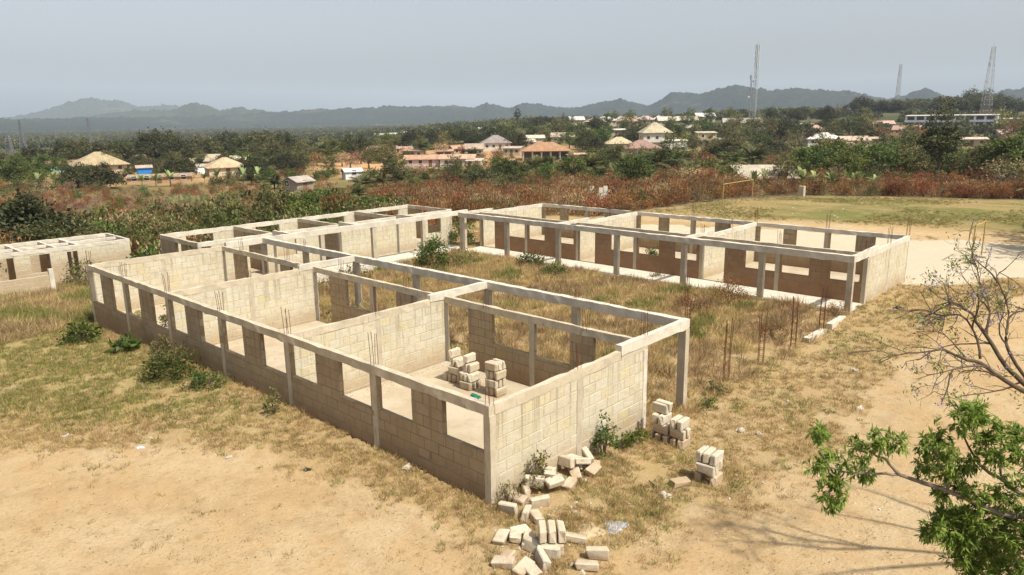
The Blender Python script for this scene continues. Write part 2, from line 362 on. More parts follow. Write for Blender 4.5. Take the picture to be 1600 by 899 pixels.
def build_ground():
    ang = np.concatenate([np.linspace(-180, -64, 24, endpoint=False), np.linspace(-64, 64, 330, endpoint=False), np.linspace(64, 180, 24, endpoint=False)])
    rad = np.concatenate([[0.0], np.geomspace(2.5, 12, 14, endpoint=False), np.geomspace(12, 120, 190, endpoint=False), np.geomspace(120, 8000, 90)])
    A, Rr = np.meshgrid(np.radians(ang), rad[1:])
    X = CAM[0] + Rr * (np.sin(A) * cy_ + np.cos(A) * sy_); Y = CAM[1] + Rr * (-np.sin(A) * sy_ + np.cos(A) * cy_)
    X = np.concatenate([[CAM[0]], X.ravel()]); Y = np.concatenate([[CAM[1]], Y.ravel()]); Z = T(X, Y)
    nA = len(ang); nR = len(rad) - 1
    k = np.arange(nA); k2 = (k + 1) % nA
    F = [(0, 1 + int(b), 1 + int(a)) for a, b in zip(k, k2)]
    base = 1 + np.arange(nR - 1)[:, None] * nA
    q = np.stack([base + k, base + k2, base + nA + k2, base + nA + k], -1).reshape(-1, 4)
    F += [tuple(t) for t in q.tolist()]
    me = bpy.data.meshes.new('ground'); me.from_pydata(np.stack([X, Y, Z], 1).tolist(), [], F)
    G = ground_fields(X, Y)
    for kk in ('sand', 'pale', 'field', 'court', 'char', 'green', 'burn', 'far', 'wood', 'earth', 'track'):
        at = me.attributes.new(kk, 'FLOAT', 'POINT'); at.data.foreach_set('value', G[kk].astype(np.float32))
    me.polygons.foreach_set('use_smooth', np.ones(len(me.polygons), bool))
    m, nt, out = new_mat('laterite_ground'); b = NB(nt); p = b.pos()
    nl = b.noise(p, .35, 5, .6); nm = b.noise(p, 1.9, 5, .65); nf = b.noise(p, 14, 4, .7); ng = b.noise(p, 55, 3, .7)
    sand = b.mix(b.step(nl, .35, .68), (.405, .28, .145), (.44, .335, .20))
    sand = b.mix(b.math('MULTIPLY', b.step(b.noise(p, .9, 4, .6), .5, .72), .5), sand, (.415, .255, .118))
    sand = b.mix(b.math('MULTIPLY', b.step(nf, .52, .68), .5), sand, (.27, .185, .095))
    sand = b.mix(b.math('MULTIPLY', b.step(b.noise(p, 2.7, 5, .72), .51, .66), .5), sand, (.29, .20, .105))
    sand = b.mix(b.math('MULTIPLY', b.step(b.noise(p, 1.15, 5, .7), .56, .70), .35), sand, (.33, .215, .10))
    straw = b.mix(b.step(nm, .3, .7), (.36, .26, .125), (.27, .18, .08))
    straw = b.mix(b.math('MULTIPLY', b.step(nf, .45, .7), .6), straw, (.41, .31, .165))
    grn = b.mix(b.step(nm, .35, .7), (.25, .21, .075), (.19, .165, .055))
    gr = b.mix(b.math('MULTIPLY', b.attr('green'), b.step(b.noise(p, .8, 4), .3, .6)), straw, grn)
    gr = b.mix(b.attr('court'), gr, b.mix(nm, (.25, .17, .075), (.34, .24, .115)))
    # bare earth shows between the tufts
    cover = b.step(b.math('ADD', b.math('MULTIPLY', nm, .7), b.math('MULTIPLY', nf, .5)), .46, .68)
    gr = b.mix(b.math('MULTIPLY', cover, .55), gr, sand)
    fld = b.mix(b.step(b.noise(b.scalev(p, (.16, .06, .1)), 1.0, 5, .65), .43, .58), (.135, .135, .042), (.27, .195, .088))
    fld = b.mix(b.math('MULTIPLY', b.step(b.noise(p, .55, 5, .7), .46, .64), .55), fld, (.30, .215, .105))
    fld = b.mix(b.math('MULTIPLY', b.step(b.noise(p, 4.5, 4, .7), .45, .65), .5), fld, (.15, .135, .045))
    fld = b.mix(b.math('MULTIPLY', b.step(b.noise(p, 2.1, 2, .5), .70, .73), .8), fld, (.55, .52, .47))
    sm = b.step(b.math('ADD', b.attr('sand'), b.math('MULTIPLY', b.math('SUBTRACT', nm, .5), 1.1)), .28, .72)
    c = b.mix(sm, gr, sand)
    c = b.mix(b.math('MULTIPLY', b.attr('track'), b.math('MULTIPLY', b.step(nm, .32, .6), .5)), c, (.31, .215, .115))
    c = b.mix(b.attr('field'), c, fld)
    far = b.mix(b.step(b.noise(p, .06, 5, .6), .35, .65), (.115, .11, .04), (.24, .165, .08))
    far = b.mix(b.math('MULTIPLY', b.step(b.noise(p, .11, 4, .6), .5, .7), .6), far, (.36, .19, .09))
    far = b.mix(b.attr('wood'), far, b.mix(b.step(b.noise(p, .02, 5, .7), .35, .65), (.055, .06, .028), (.10, .095, .05)))
    c = b.mix(b.attr('far'), c, far)
    c = b.mix(b.math('MULTIPLY', b.attr('earth'), b.step(b.noise(p, .09, 4, .6), .30, .52)), c, b.mix(nm, (.40, .21, .10), (.46, .29, .16)))
    c = b.mix(b.attr('burn'), c, b.mix(b.step(b.noise(p, .25, 4, .7), .4, .6), (.19, .10, .05), (.10, .075, .055)))
    c = b.mix(b.step(b.math('ADD', b.attr('pale'), b.math('MULTIPLY', b.math('SUBTRACT', nm, .5), .9)), .3, .7), c, b.mix(nl, (.50, .43, .32), (.43, .36, .255)))
    c = b.mix(b.math('MULTIPLY', b.attr('char'), b.step(nm, .3, .6)), c, (.045, .036, .03))
    # litter specks and pebbles
    c = b.mix(b.math('MULTIPLY', b.step(ng, .68, .74), .5), c, (.50, .43, .33))
    h = b.math('ADD', b.math('MULTIPLY', nf, 1.5), b.math('ADD', ng, b.math('MULTIPLY', nm, 3)))
    finish(nt, out, b.pbsdf(c, .97, b.bump(h, .03, .8), .05))
    me.materials.append(m); me.update()
    o = link('ground', me); o['kind'] = 'structure'
build_ground()

# ================================================================== HILLS
SKY_R = [(-500, 176), (-200, 182), (0, 186), (300, 183), (420, 177), (470, 173), (530, 171), (600, 167), (650, 167), (700, 166), (725, 168), (742, 168), (760, 160), (780, 166), (800, 168), (820, 161), (843, 163), (870, 167), (900, 170), (930, 163), (968, 155), (990, 160), (1005, 166), (1020, 163), (1050, 145), (1075, 147), (1095, 148), (1120, 140), (1150, 132), (1175, 138), (1200, 142), (1232, 139), (1262, 140), (1290, 142), (1320, 143), (1350, 147), (1382, 156), (1405, 150), (1440, 139), (1468, 147), (1490, 154), (1525, 150), (1560, 143), (1600, 136), (1680, 140), (1800, 132), (2000, 145), (2300, 140)]
SKY_L = [(-600, 178), (-200, 182), (-60, 190), (0, 187), (40, 180), (80, 172), (105, 163), (130, 155), (150, 153), (172, 157), (188, 156), (215, 166), (235, 168), (262, 163), (290, 170), (308, 168), (340, 175), (420, 182), (520, 190), (700, 196)]
SKY_M = [(-500, 198), (0, 197), (60, 192), (110, 186), (150, 181), (185, 176), (215, 172), (232, 173), (255, 172), (275, 172), (292, 165), (308, 160), (326, 166), (345, 174), (362, 171), (374, 167), (390, 171), (430, 174), (500, 176), (560, 176), (640, 178), (760, 186), (900, 190)]
def hills(name, sky_pts, D, depth_f, depth_b, label, seed, col_a, col_b, bare):
    sp = np.array(sky_pts, float); px = np.arange(sp[0, 0], sp[-1, 0], 1.7)
    ys = np.interp(px, sp[:, 0], sp[:, 1]); kk = np.hanning(9); ys = np.convolve(np.pad(ys, 4, mode='edge'), kk / kk.sum(), 'valid') - .6
    rough = (vnoise(px * .09, px * 0, seed) - .5) * 2.6 + (vnoise(px * .30, px * 0, seed + 3) - .5) * 1.8 + (vnoise(px * .6, px * 0, seed + 9) - .5) * 1.6
    V = []; nr = 34; tt = np.concatenate([np.linspace(-1, 0, 24), np.linspace(0, 1, nr - 24 + 1)[1:]])
    for x, y, ro in zip(px, ys, rough):
        d = ray(x, horizon(x)); hd = d[:2] / np.linalg.norm(d[:2]); dd = ray(x, y); el = dd[2] / np.linalg.norm(dd[:2])
        Dl = D * (1 + .10 * math.sin(x * .004 + seed)); top = CAM[2] + el * Dl
        for t in tt:
            rr = Dl + t * (depth_f if t < 0 else depth_b); P = CAM[:2] + hd * rr
            V.append((P[0], P[1], top - ro / F_PX * Dl * math.exp(-(t / .06) ** 2), t, rr))
    V = np.array(V); t = V[:, 3]; sh = np.where(t < 0, (1 - np.abs(t) ** 1.35), (1 - t ** 2))
    spur = fbm(V[:, 0] * .0022, V[:, 1] * .0022, seed, 4); small = fbm(V[:, 0] * .02, V[:, 1] * .02, seed + 5, 3)
    base = -30.0; lvl = base + (V[:, 2] - base) * np.clip(sh * (1 - (spur * .75) * np.clip(np.abs(t) * 2.2, 0, 1)), 0, 1)
    lvl += (small - .5) * 16 * np.clip(np.abs(t) * 6, 0.12, 1)
    n = len(px); F = [(i * nr + k, (i + 1) * nr + k, (i + 1) * nr + k + 1, i * nr + k + 1) for i in range(n - 1) for k in range(nr - 1)]
    me = bpy.data.meshes.new(name); me.from_pydata(np.stack([V[:, 0], V[:, 1], lvl], 1).tolist(), [], F)
    me.polygons.foreach_set('use_smooth', np.ones(len(me.polygons), bool))
    m, nt, out = new_mat('forested_hill_' + str(seed)); b = NB(nt); p = b.pos()
    c = b.mix(b.step(b.noise(p, .035, 5, .7), .35, .65), col_a, col_b)
    c = b.mix(b.math('MULTIPLY', b.step(b.noise(p, .0042, 4, .6), .58, .70), bare), c, (.26, .19, .11))
    finish(nt, out, b.pbsdf(c, 1.0, b.bump(b.noise(p, .045, 5, .7), 14, .9), .0)); me.materials.append(m)
    o = link(name, me); o['kind'] = 'structure'; o['label'] = label; return o
hills('hills', SKY_R, 3300, 950, 800, 'long forested ridge with rounded peaks behind the town', 31, (.012, .018, .014), (.035, .042, .028), .2)
hills('hills', SKY_L, 5200, 1100, 900, 'faint hazy mountain chain with a broad summit', 57, (.02, .028, .02), (.05, .056, .034), .3)
hills('hills', SKY_M, 3800, 1000, 700, 'lower hazy foothills before the faint mountain chain', 83, (.025, .032, .02), (.06, .062, .036), .6)
def haze():
    mb = MB(); mb.box(-9300, 9300, -9300, 9300, -46, 420)
    m, nt, out = new_mat('haze_air'); v = nt.nodes.new('ShaderNodeVolumePrincipled'); v.inputs['Color'].default_value = (.74, .86, 1.0, 1)
    v.inputs['Density'].default_value = 1.2e-4; v.inputs['Anisotropy'].default_value = .0; nt.links.new(v.outputs[0], out.inputs['Volume'])
    o = mb.build('haze', m); o['kind'] = 'stuff'; tag(o, 'pale grey haze filling the air toward the hills', 'haze')
haze()

# ================================================================== SCHOOL BUILDINGS
BL, BH, BT = .555, .313, .15
def block_meshes(mat, n=4, dims=(BL - .012, BT, BH - .012), bev=.014, chip=False):
    out = []
    for i in range(n):
        bm = bmesh.new(); bmesh.ops.create_cube(bm, size=1.0); bmesh.ops.scale(bm, vec=dims, verts=bm.verts)
        bmesh.ops.bevel(bm, geom=bm.edges[:], offset=bev, segments=1, affect='EDGES')
        g = random.Random(i + 40)
        for v in bm.verts: v.co += Vector((g.uniform(-.006, .006), g.uniform(-.003, .003), g.uniform(-.005, .005)))
        if chip:
            for _ in range(3):
                k = Vector((g.choice((-1, 1)) * dims[0] / 2, g.choice((-1, 1)) * dims[1] / 2, g.choice((-1, 1)) * dims[2] / 2)); r_ = g.uniform(.05, .11)
                for v in bm.verts:
                    if (v.co - k).length < r_: v.co -= k.normalized() * g.uniform(.015, .05)
        for v in bm.verts: v.co = Vector((v.co.x / dims[0], v.co.y / dims[1], v.co.z / dims[2]))
        me = bpy.data.meshes.new('block'); bm.to_mesh(me); bm.free(); me.materials.append(mat); out.append(me)
    return out
BLK = {m.name: block_meshes(m) for m in (M_BLOCK, M_BLOCK_FRONT, M_BLOCK_BROWN)}
BLK_V = {k: [np.array([v.co[:] for v in me.vertices]) for me in ms] for k, ms in BLK.items()}
BLK_F = {k: [[tuple(p.vertices) for p in me.polygons] for me in ms] for k, ms in BLK.items()}
class Wing:
    def __init__(s, root, budget=300): s.root = root; s.budget = budget; s.mb = {}
    def wall(s, axis, c0, c1, a0, a1, ztop, zbot, openings=(), mat=M_BLOCK, mortar=M_MORTAR, single=True, phase=0.0):
        """block wall: runs along axis from a0 to a1, thickness c0..c1"""
        core = MB(); e = .005; k0, k1 = c0 + e, c1 - e
        cuts = sorted({a0, a1, *[o[0] for o in openings], *[o[1] for o in openings]})
        def put(al, ah, zl, zh):
            if ah - al < .02 or zh - zl < .02: return
            if axis == 'y': core.box(k0, k1, al, ah, zl, zh)
            else: core.box(al, ah, k0, k1, zl, zh)
        for al, ah in zip(cuts[:-1], cuts[1:]):
            mid = (al + ah) / 2; ops = sorted([(o[2], o[3]) for o in openings if o[0] <= mid <= o[1]]); z = zbot
            L = al + (e if (al == a0 or any(abs(al - o[1]) < 1e-6 for o in openings)) else 0); H = ah - (e if (ah == a1 or any(abs(ah - o[0]) < 1e-6 for o in openings)) else 0)
            for lo, hi in ops: put(L, H, z, min(lo, ztop) - e); z = max(z, hi + e)
            put(L, H, z, ztop - .002)
        w = core.build('wall', mortar, s.root)
        # blocks
        k = 0; zt = ztop
        while zt > zbot + .03:
            zb = zt - BH; off = phase + (BL / 2 if k % 2 else 0); a = a0 - (off % BL)
            while a < a1 - .02:
                lo, hi = max(a, a0), min(a + BL, a1); rects = [(lo, hi, max(zb, zbot), zt)]
                for (o0, o1, oz0, oz1) in openings:
                    nr = []
                    for (l, h, b_, t_) in rects:
                        if h <= o0 or l >= o1 or t_ <= oz0 or b_ >= oz1: nr.append((l, h, b_, t_)); continue
                        if l < o0: nr.append((l, o0, b_, t_))
                        if h > o1: nr.append((o1, h, b_, t_))
                        m0, m1 = max(l, o0), min(h, o1)
                        if b_ < oz0: nr.append((m0, m1, b_, oz0))
                        if t_ > oz1: nr.append((m0, m1, oz1, t_))
                    rects = nr
                for (l, h, b_, t_) in rects:
                    if h - l > .05 and t_ - b_ > .05: s.block(w, axis, c0, c1, l, h, b_, t_, mat, single)
                a += BL
            zt = zb; k += 1
        return w
    def block(s, w, axis, c0, c1, l, h, b_, t_, mat, single):
        i = rnd.randrange(4); gj = rnd.uniform(.006, .013); sz = (h - l - gj, c1 - c0, t_ - b_ - gj); jit = rnd.uniform(-.0035, .0035)
        ctr = ((l + h) / 2, (c0 + c1) / 2 + jit, (b_ + t_) / 2 + rnd.uniform(-.003, .003)); rot = R_(90) if axis == 'y' else 0.0
        if axis == 'y': ctr = (ctr[1], ctr[0], ctr[2])
        if rnd.random() < .5: rot += math.pi
        if single and s.budget > 0:
            s.budget -= 1; o = link('block', BLK[mat.name][i], w, ctr, rot); o.scale = sz
        else:
            V = BLK_V[mat.name][i] * np.array(sz); c, sn = math.cos(rot), math.sin(rot)
            V = np.stack([V[:, 0] * c - V[:, 1] * sn, V[:, 0] * sn + V[:, 1] * c, V[:, 2]], 1) + np.array(ctr)
            s.mb.setdefault(mat.name, (MB(), mat))[0].add(V, BLK_F[mat.name][i], rnd.random())
    def done(s):
        for k, (mb, mat) in s.mb.items():
            o = mb.build('block_infill', mat, s.root); o['kind'] = 'stuff'
    def bar(s, name, p0, p1, half_w, z0, z1, mat, jit=.013, seg=None):
        """cast beam between p0 and p1 with slightly uneven arrises"""
        p0 = np.array(p0, float); p1 = np.array(p1, float); L = np.linalg.norm(p1 - p0); d = (p1 - p0) / L; nrm = np.array([-d[1], d[0]])
        n = seg or max(2, int(L / .35)); V = []
        for i in range(n + 1):
            q = p0 + d * L * i / n; j = lambda: rnd.uniform(-jit, jit)
            for sx, z in ((-1, z0), (1, z0), (1, z1), (-1, z1)):
                qq = q + nrm * (sx * half_w + j()); V.append((qq[0], qq[1], z + j() + (rnd.uniform(-.035, 0) if rnd.random() < .12 else 0)))
        F = [(i * 4 + k, i * 4 + (k + 1) % 4, i * 4 + 4 + (k + 1) % 4, i * 4 + 4 + k) for i in range(n) for k in range(4)] + [(3, 2, 1, 0), (n * 4, n * 4 + 1, n * 4 + 2, n * 4 + 3)]
        return MB().add(V, F).build(name, mat, s.root)
    def col(s, x, y, hx, hy, z0, z1, mat=M_CONC_GREY, name='column'):
        V = []; n = 7
        for i in range(n + 1):
            z = z0 + (z1 - z0) * i / n
            for sx, sy in ((-1, -1), (1, -1), (1, 1), (-1, 1)): V.append((x + sx * hx + rnd.uniform(-.006, .006), y + sy * hy + rnd.uniform(-.006, .006), z))
        F = [(i * 4 + k, i * 4 + (k + 1) % 4, i * 4 + 4 + (k + 1) % 4, i * 4 + 4 + k) for i in range(n) for k in range(4)] + [(3, 2, 1, 0), (n * 4, n * 4 + 1, n * 4 + 2, n * 4 + 3)]
        return MB().add(V, F).build(name, mat, s.root)
    def rebar(s, x, y, z, h=.8, sp=.07):
        for sx, sy in ((-1, -1), (1, -1), (1, 1), (-1, 1)):
            lx, ly = rnd.uniform(-.05, .05), rnd.uniform(-.05, .05); hh = h * rnd.uniform(.8, 1.05)
            MB().tube([(x + sx * sp, y + sy * sp, z - .12), (x + sx * sp + lx * .4, y + sy * sp + ly * .4, z + hh * .5), (x + sx * sp + lx, y + sy * sp + ly, z + hh)], .009, 4).build('rebar', M_RUST, s.root)

H0, HB, HV = 2.24, 2.49, 2.66       # block top, ring beam top, raised beam top
BAY = 4.467; LEN = 26.8
# ---------------------------------------------------------------- near wing
near = thing('classroom_block', 'roofless three-room block wall classroom wing with the dark row of window openings', 'building', (0, 0, 0), 0, 'wings of the unfinished school')
W1 = Wing(near, 300)
W1.col(.085, .085, .105, .105, -.4, H0, M_CONC)
gable = W1.wall('x', -.0, BT, .19, 6.55, H0, -.75, [], M_BLOCK, single=True, phase=.2)
sills = [1.26, 1.17, 1.08, 1.00, .86, .72]
wins = [(0.19, 1.72), (2.80, 4.26)]
fo = []
for i in range(6):
    y0 = i * BAY
    fo += [(y0 + .19 if i == 0 else y0 + .17, y0 + 1.66, sills[i], 2.3), (y0 + 2.86, y0 + BAY - .17, sills[i], 2.3)]
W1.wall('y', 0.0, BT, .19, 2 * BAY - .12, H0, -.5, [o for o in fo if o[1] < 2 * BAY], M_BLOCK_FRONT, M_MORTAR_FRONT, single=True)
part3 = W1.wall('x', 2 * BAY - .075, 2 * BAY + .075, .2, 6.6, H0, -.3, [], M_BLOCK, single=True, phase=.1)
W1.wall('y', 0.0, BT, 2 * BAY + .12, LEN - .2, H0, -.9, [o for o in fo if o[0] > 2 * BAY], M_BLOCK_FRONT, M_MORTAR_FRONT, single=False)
W1.wall('x', 4 * BAY - .075, 4 * BAY + .075, .2, 6.6, H0, -.3, [], M_BLOCK, single=False, phase=.3)
W1.wall('x', LEN - BT, LEN, .2, 6.6, H0, -.8, [], M_BLOCK, single=False, phase=.0)
IX0, IX1 = 6.6, 6.75
for k in range(3):
    y0 = k * 2 * BAY + (.12 if k else .1); y1 = (k + 1) * 2 * BAY - .1
    b0 = k * 2 * BAY
    ops = [(y1 - 1.25, y1 + .2, -1, 2.3), (b0 + 4.60, b0 + 6.35, 1.13 - .08 * k, 2.3), (b0 + 2.85, b0 + 4.36, 1.1 - .08 * k, 2.3), (b0 + .3, b0 + 1.9, 1.05, 2.3)]
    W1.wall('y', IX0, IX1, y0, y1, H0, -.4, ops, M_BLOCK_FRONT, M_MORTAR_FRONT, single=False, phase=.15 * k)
    W1.col(6.675, b0 + 4.48, .082, .11, -.3, H0 - .004)
    W1.bar('ring_beam', (6.675, y0), (6.675, y1), .079, H0, HB, M_CONC)
    if k: W1.col(6.675, b0, .085, .115, -.3, HB - .01)
# ring beams
W1.bar('ring_beam', (.077, .0), (.077, LEN), .092, H0 + .003, HB, M_CONC, .012)
W1.bar('ring_beam', (.17, .075), (5.34, .075), .088, H0, HB - .003, M_CONC)
W1.bar('ring_beam', (5.34, .077), (9.18, .077), .1, HV - .30, HV, M_CONC_PALE)
MB().box(5.36, 6.74, -.005, .155, H0 - .01, HV - .32).build('ring_beam', M_CONC, near)
for yy in (2 * BAY, 4 * BAY):
    W1.bar('ring_beam', (.17, yy), (5.9, yy), .08, H0, HB - .003, M_CONC)
    W1.bar('ring_beam', (5.9, yy), (8.9, yy), .095, HV - .27, HV - .003, M_CONC_PALE)
    MB().box(5.92, 6.58, yy - .078, yy + .078, H0 - .01, HV - .285).build('ring_beam', M_CONC, near)
W1.bar('ring_beam', (.17, LEN - .075), (6.76, LEN - .075), .08, H0, HB - .003, M_CONC)
W1.bar('verandah_beam', (9.03, .18), (9.03, 26.52), .12, HV - .31, HV - .006, M_CONC_PALE)
# columns
for i in range(1, 6): W1.col(.077, i * BAY, .081, .115, -.6, H0 + .002, M_CONC)
W1.col(.085, LEN - .09, .1, .1, -1.0, H0)
W1.col(3.42, .075, .105, .082, -.7, H0 - .004, M_CONC_GREY); W1.col(6.65, .075, .1, .084, -.8, H0 - .004, M_CONC_PALE)
for yy in (2 * BAY, 4 * BAY, LEN - .075): W1.col(3.5, yy, .1, .083, -.4, H0 - .004)
W1.col(6.66, LEN - .075, .1, .084, -.6, H0 - .004)
for i in range(7):
    yy = (i * BAY if i < 6 else 26.65) if i else .09
    W1.col(9.04, yy, .115, .135, -.9, HV - .312, M_CONC_GREY)
# floors
for k in range(3):
    MB().box(.16, 6.59, k * 2 * BAY + .13, (k + 1) * 2 * BAY - .13, -.35, -.045 - .004 * k).build('floor_slab', M_FLOOR, near)
for i in range(7): W1.rebar(.08, min(max(i * BAY, .08), LEN - .1), HB, .95 if i in (1, 2) else .75)
for x in (3.42, 6.66): W1.rebar(x, .075, HB if x < 5 else HV, .75)
for yy in (2 * BAY, 4 * BAY): W1.rebar(3.5, yy, HB, .35)
for i in range(6): W1.rebar(6.67, i * BAY + BAY * .5, HB, .7)
for i in (1, 3, 5): W1.rebar(9.03, i * BAY, HV, .35, .05)
W1.done()

# ---------------------------------------------------------------- far wing
far = thing('classroom_block', 'roofless classroom wing with pillared verandah between the courtyard and the football field', 'building', (0, 0, 0), 0, 'wings of the unfinished school')
W2 = Wing(far, 300); FY0, FB = -.42, 4.37; FY1 = FY0 + 6 * FB
def room_ops(y0, b, sill, door=True, hi=2.3):
    o = [(y0 + 4.6 * b / 4.467, y0 + 6.3 * b / 4.467, sill, hi), (y0 + 2.8 * b / 4.467, y0 + 4.25 * b / 4.467, sill, hi), (y0 + .3, y0 + 1.75 * b / 4.467, sill, hi)]
    return o + ([(y0 + 7.5 * b / 4.467, y0 + 2 * b - .12, -1, hi)] if door else [(y0 + 7.1 * b / 4.467, y0 + 2 * b - .3, sill, hi)])
W2.wall('x', FY0, FY0 + BT, 25.6, 32.2, H0, -.4, [], M_BLOCK, single=True)
for k in range(3):
    y0 = FY0 + 2 * FB * k
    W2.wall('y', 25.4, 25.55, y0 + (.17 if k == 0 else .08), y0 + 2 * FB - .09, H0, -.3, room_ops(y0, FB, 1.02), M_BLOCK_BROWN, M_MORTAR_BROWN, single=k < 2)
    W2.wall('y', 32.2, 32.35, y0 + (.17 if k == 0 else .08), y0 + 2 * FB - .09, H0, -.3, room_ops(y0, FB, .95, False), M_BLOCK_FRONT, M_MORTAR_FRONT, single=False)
    W2.wall('x', y0 + 2 * FB - .075, y0 + 2 * FB + .075, 25.62, 32.1, H0, -.3, [], M_BLOCK, single=False, phase=.2 * k)
    W2.bar('ring_beam', (25.475, y0 + (.17 if k == 0 else .08)), (25.475, y0 + 2 * FB - .09), .083, H0, HB, M_CONC)
    W2.bar('ring_beam', (25.62, y0 + 2 * FB), (32.18, y0 + 2 * FB), .083, H0, HB - .004, M_CONC_PALE)
    W2.bar('ring_beam', (23.62, y0 + 2 * FB), (26.6, y0 + 2 * FB), .095, HB - .002, HV + .01, M_CONC_PALE)
    W2.col(25.475, y0 + FB, .088, .11, -.3, H0 - .004); W2.col(25.475, y0 + 2 * FB, .09, .09, -.3, HB - .006)
    W2.col(32.275, y0 + FB, .088, .11, -.3, H0 - .004); W2.col(32.275, y0 + 2 * FB, .09, .09, -.3, H0 - .004)
    MB().box(25.57, 32.18, y0 + .17, y0 + 2 * FB - .09, -.2, .012).build('floor_slab', M_FLOOR, far)
W2.bar('ring_beam', (32.275, FY0), (32.275, FY1 + .08), .085, H0 + .002, HB - .002, M_CONC_PALE)
W2.bar('ring_beam', (25.56, FY0 + .075), (32.18, FY0 + .075), .088, H0, HB - .005, M_CONC_PALE)
W2.bar('ring_beam', (23.63, FY0 + .08), (26.9, FY0 + .08), .1, HB - .17, HV, M_CONC_PALE)
W2.bar('verandah_beam', (23.5, FY0 - .03), (23.5, FY1 + .15), .125, HV - .31, HV - .004, M_CONC_PALE)
for i in range(7): W2.col(23.5, FY0 + i * FB + (.1 if i == 0 else (-.1 if i == 6 else 0)), .118, .135, -.6, HV - .312, M_CONC_GREY)
W2.col(25.5, FY0 + .08, .1, .1, -.4, H0 - .004); W2.col(28.9, FY0 + .075, .1, .084, -.5, H0 - .004); W2.col(32.27, FY0 + .08, .1, .1, -.5, H0 - .004, M_CONC_PALE)
MB().box(23.3, 25.39, FY0 - .02, FY1, -.25, .02).build('floor_slab', M_CONC_PALE, far)
for i in range(7):
    W2.rebar(32.27, max(FY0 + .1, FY0 + i * FB), HB, 1.0)
    if i in (0, 1, 2, 3): W2.rebar(25.48, max(FY0 + .1, FY0 + i * FB), HB, .7)
W2.rebar(28.9, FY0 + .08, HB, .95)
for yy in (FY0 + 2 * FB, FY0 + 4 * FB): W2.rebar(28.9, yy, HB, .7)
W2.done()

# ---------------------------------------------------------------- connecting wing
conn = thing('classroom_block', 'roofless block wing closing the back of the overgrown courtyard', 'building', (0, 0, 0), 0, 'wings of the unfinished school')
W3 = Wing(conn, 300); CYF, CYB, CX0, CX1 = 28.7, 33.6, 6.2, 25.3
cops = [(9.2, 10.2, -1, 2.3), (11.0, 12.3, 1.0, 2.3), (14.3, 15.4, -1, 2.3), (21.85, 22.7, -1, 2.3), (22.95, 24.2, .95, 2.3)]
W3.wall('x', CYF, CYF + BT, 6.95, CX1 - .2, H0, -.5, cops, M_BLOCK, single=True)
bops = [(7.7, 9.4, 1.1, 2.3), (12.3, 14.0, 1.1, 2.3), (16.9, 19.2, 1.2, 2.3), (21.6, 24.2, 1.1, 2.3)]
W3.wall('x', CYB, CYB + BT, CX0 + .18, CX1 - .18, H0, -.6, bops, M_BLOCK, single=True, phase=.2)
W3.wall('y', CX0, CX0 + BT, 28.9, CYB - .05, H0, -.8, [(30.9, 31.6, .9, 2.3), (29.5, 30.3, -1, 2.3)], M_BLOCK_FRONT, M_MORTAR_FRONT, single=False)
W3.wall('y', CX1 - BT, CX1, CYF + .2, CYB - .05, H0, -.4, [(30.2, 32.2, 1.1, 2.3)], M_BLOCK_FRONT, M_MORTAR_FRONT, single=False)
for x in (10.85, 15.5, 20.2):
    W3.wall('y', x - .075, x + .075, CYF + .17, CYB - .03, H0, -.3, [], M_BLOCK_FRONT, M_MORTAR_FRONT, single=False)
    W3.bar('ring_beam', (x, CYF + .17), (x, CYB - .02), .083, H0, HB - .004, M_CONC)
    W3.bar('ring_beam', (x, 26.78), (x, CYF - .03), .09, HV - .28, HV - .01, M_CONC_PALE)
W3.bar('verandah_beam', (6.8, 26.65), (24.9, 26.65), .12, HV - .31, HV, M_CONC_PALE)
W3.bar('ring_beam', (CX0, CYF + .075), (CX1, CYF + .075), .085, H0, HB, M_CONC_PALE)
W3.bar('ring_beam', (CX0, CYB + .075), (CX1, CYB + .075), .085, H0, HB, M_CONC_PALE)
W3.bar('ring_beam', (CX0 + .075, CYF + .17), (CX0 + .075, CYB - .02), .083, H0, HB - .004, M_CONC)
W3.bar('ring_beam', (CX1 - .075, CYF + .17), (CX1 - .075, CYB - .02), .083, H0, HB - .004, M_CONC)
for x in (12.8, 16.6, 20.75, 24.6): W3.col(x, 26.65, .13, .115, -.7, HV - .312, M_CONC_GREY)
for x in (6.3, 10.85, 15.5, 20.2, 25.2):
    W3.col(x, CYF + .075, .1, .083, -.5, H0 - .004); W3.col(x, CYB + .075, .1, .083, -.8, H0 - .004)
MB().box(6.4, 24.75, 26.5, CYF - .01, -.5, -.02).build('floor_slab', M_CONC_PALE, conn)
MB().box(6.4, 25.1, CYF + .16, CYB - .02, -.5, -.02).build('floor_slab', M_FLOOR, conn)
for x in (6.3, 10.85, 15.5): W3.rebar(x, CYF + .08, HB, .5)
for x in (12.8, 20.2): W3.rebar(x, CYB + .08, HB, .4)
W3.done()

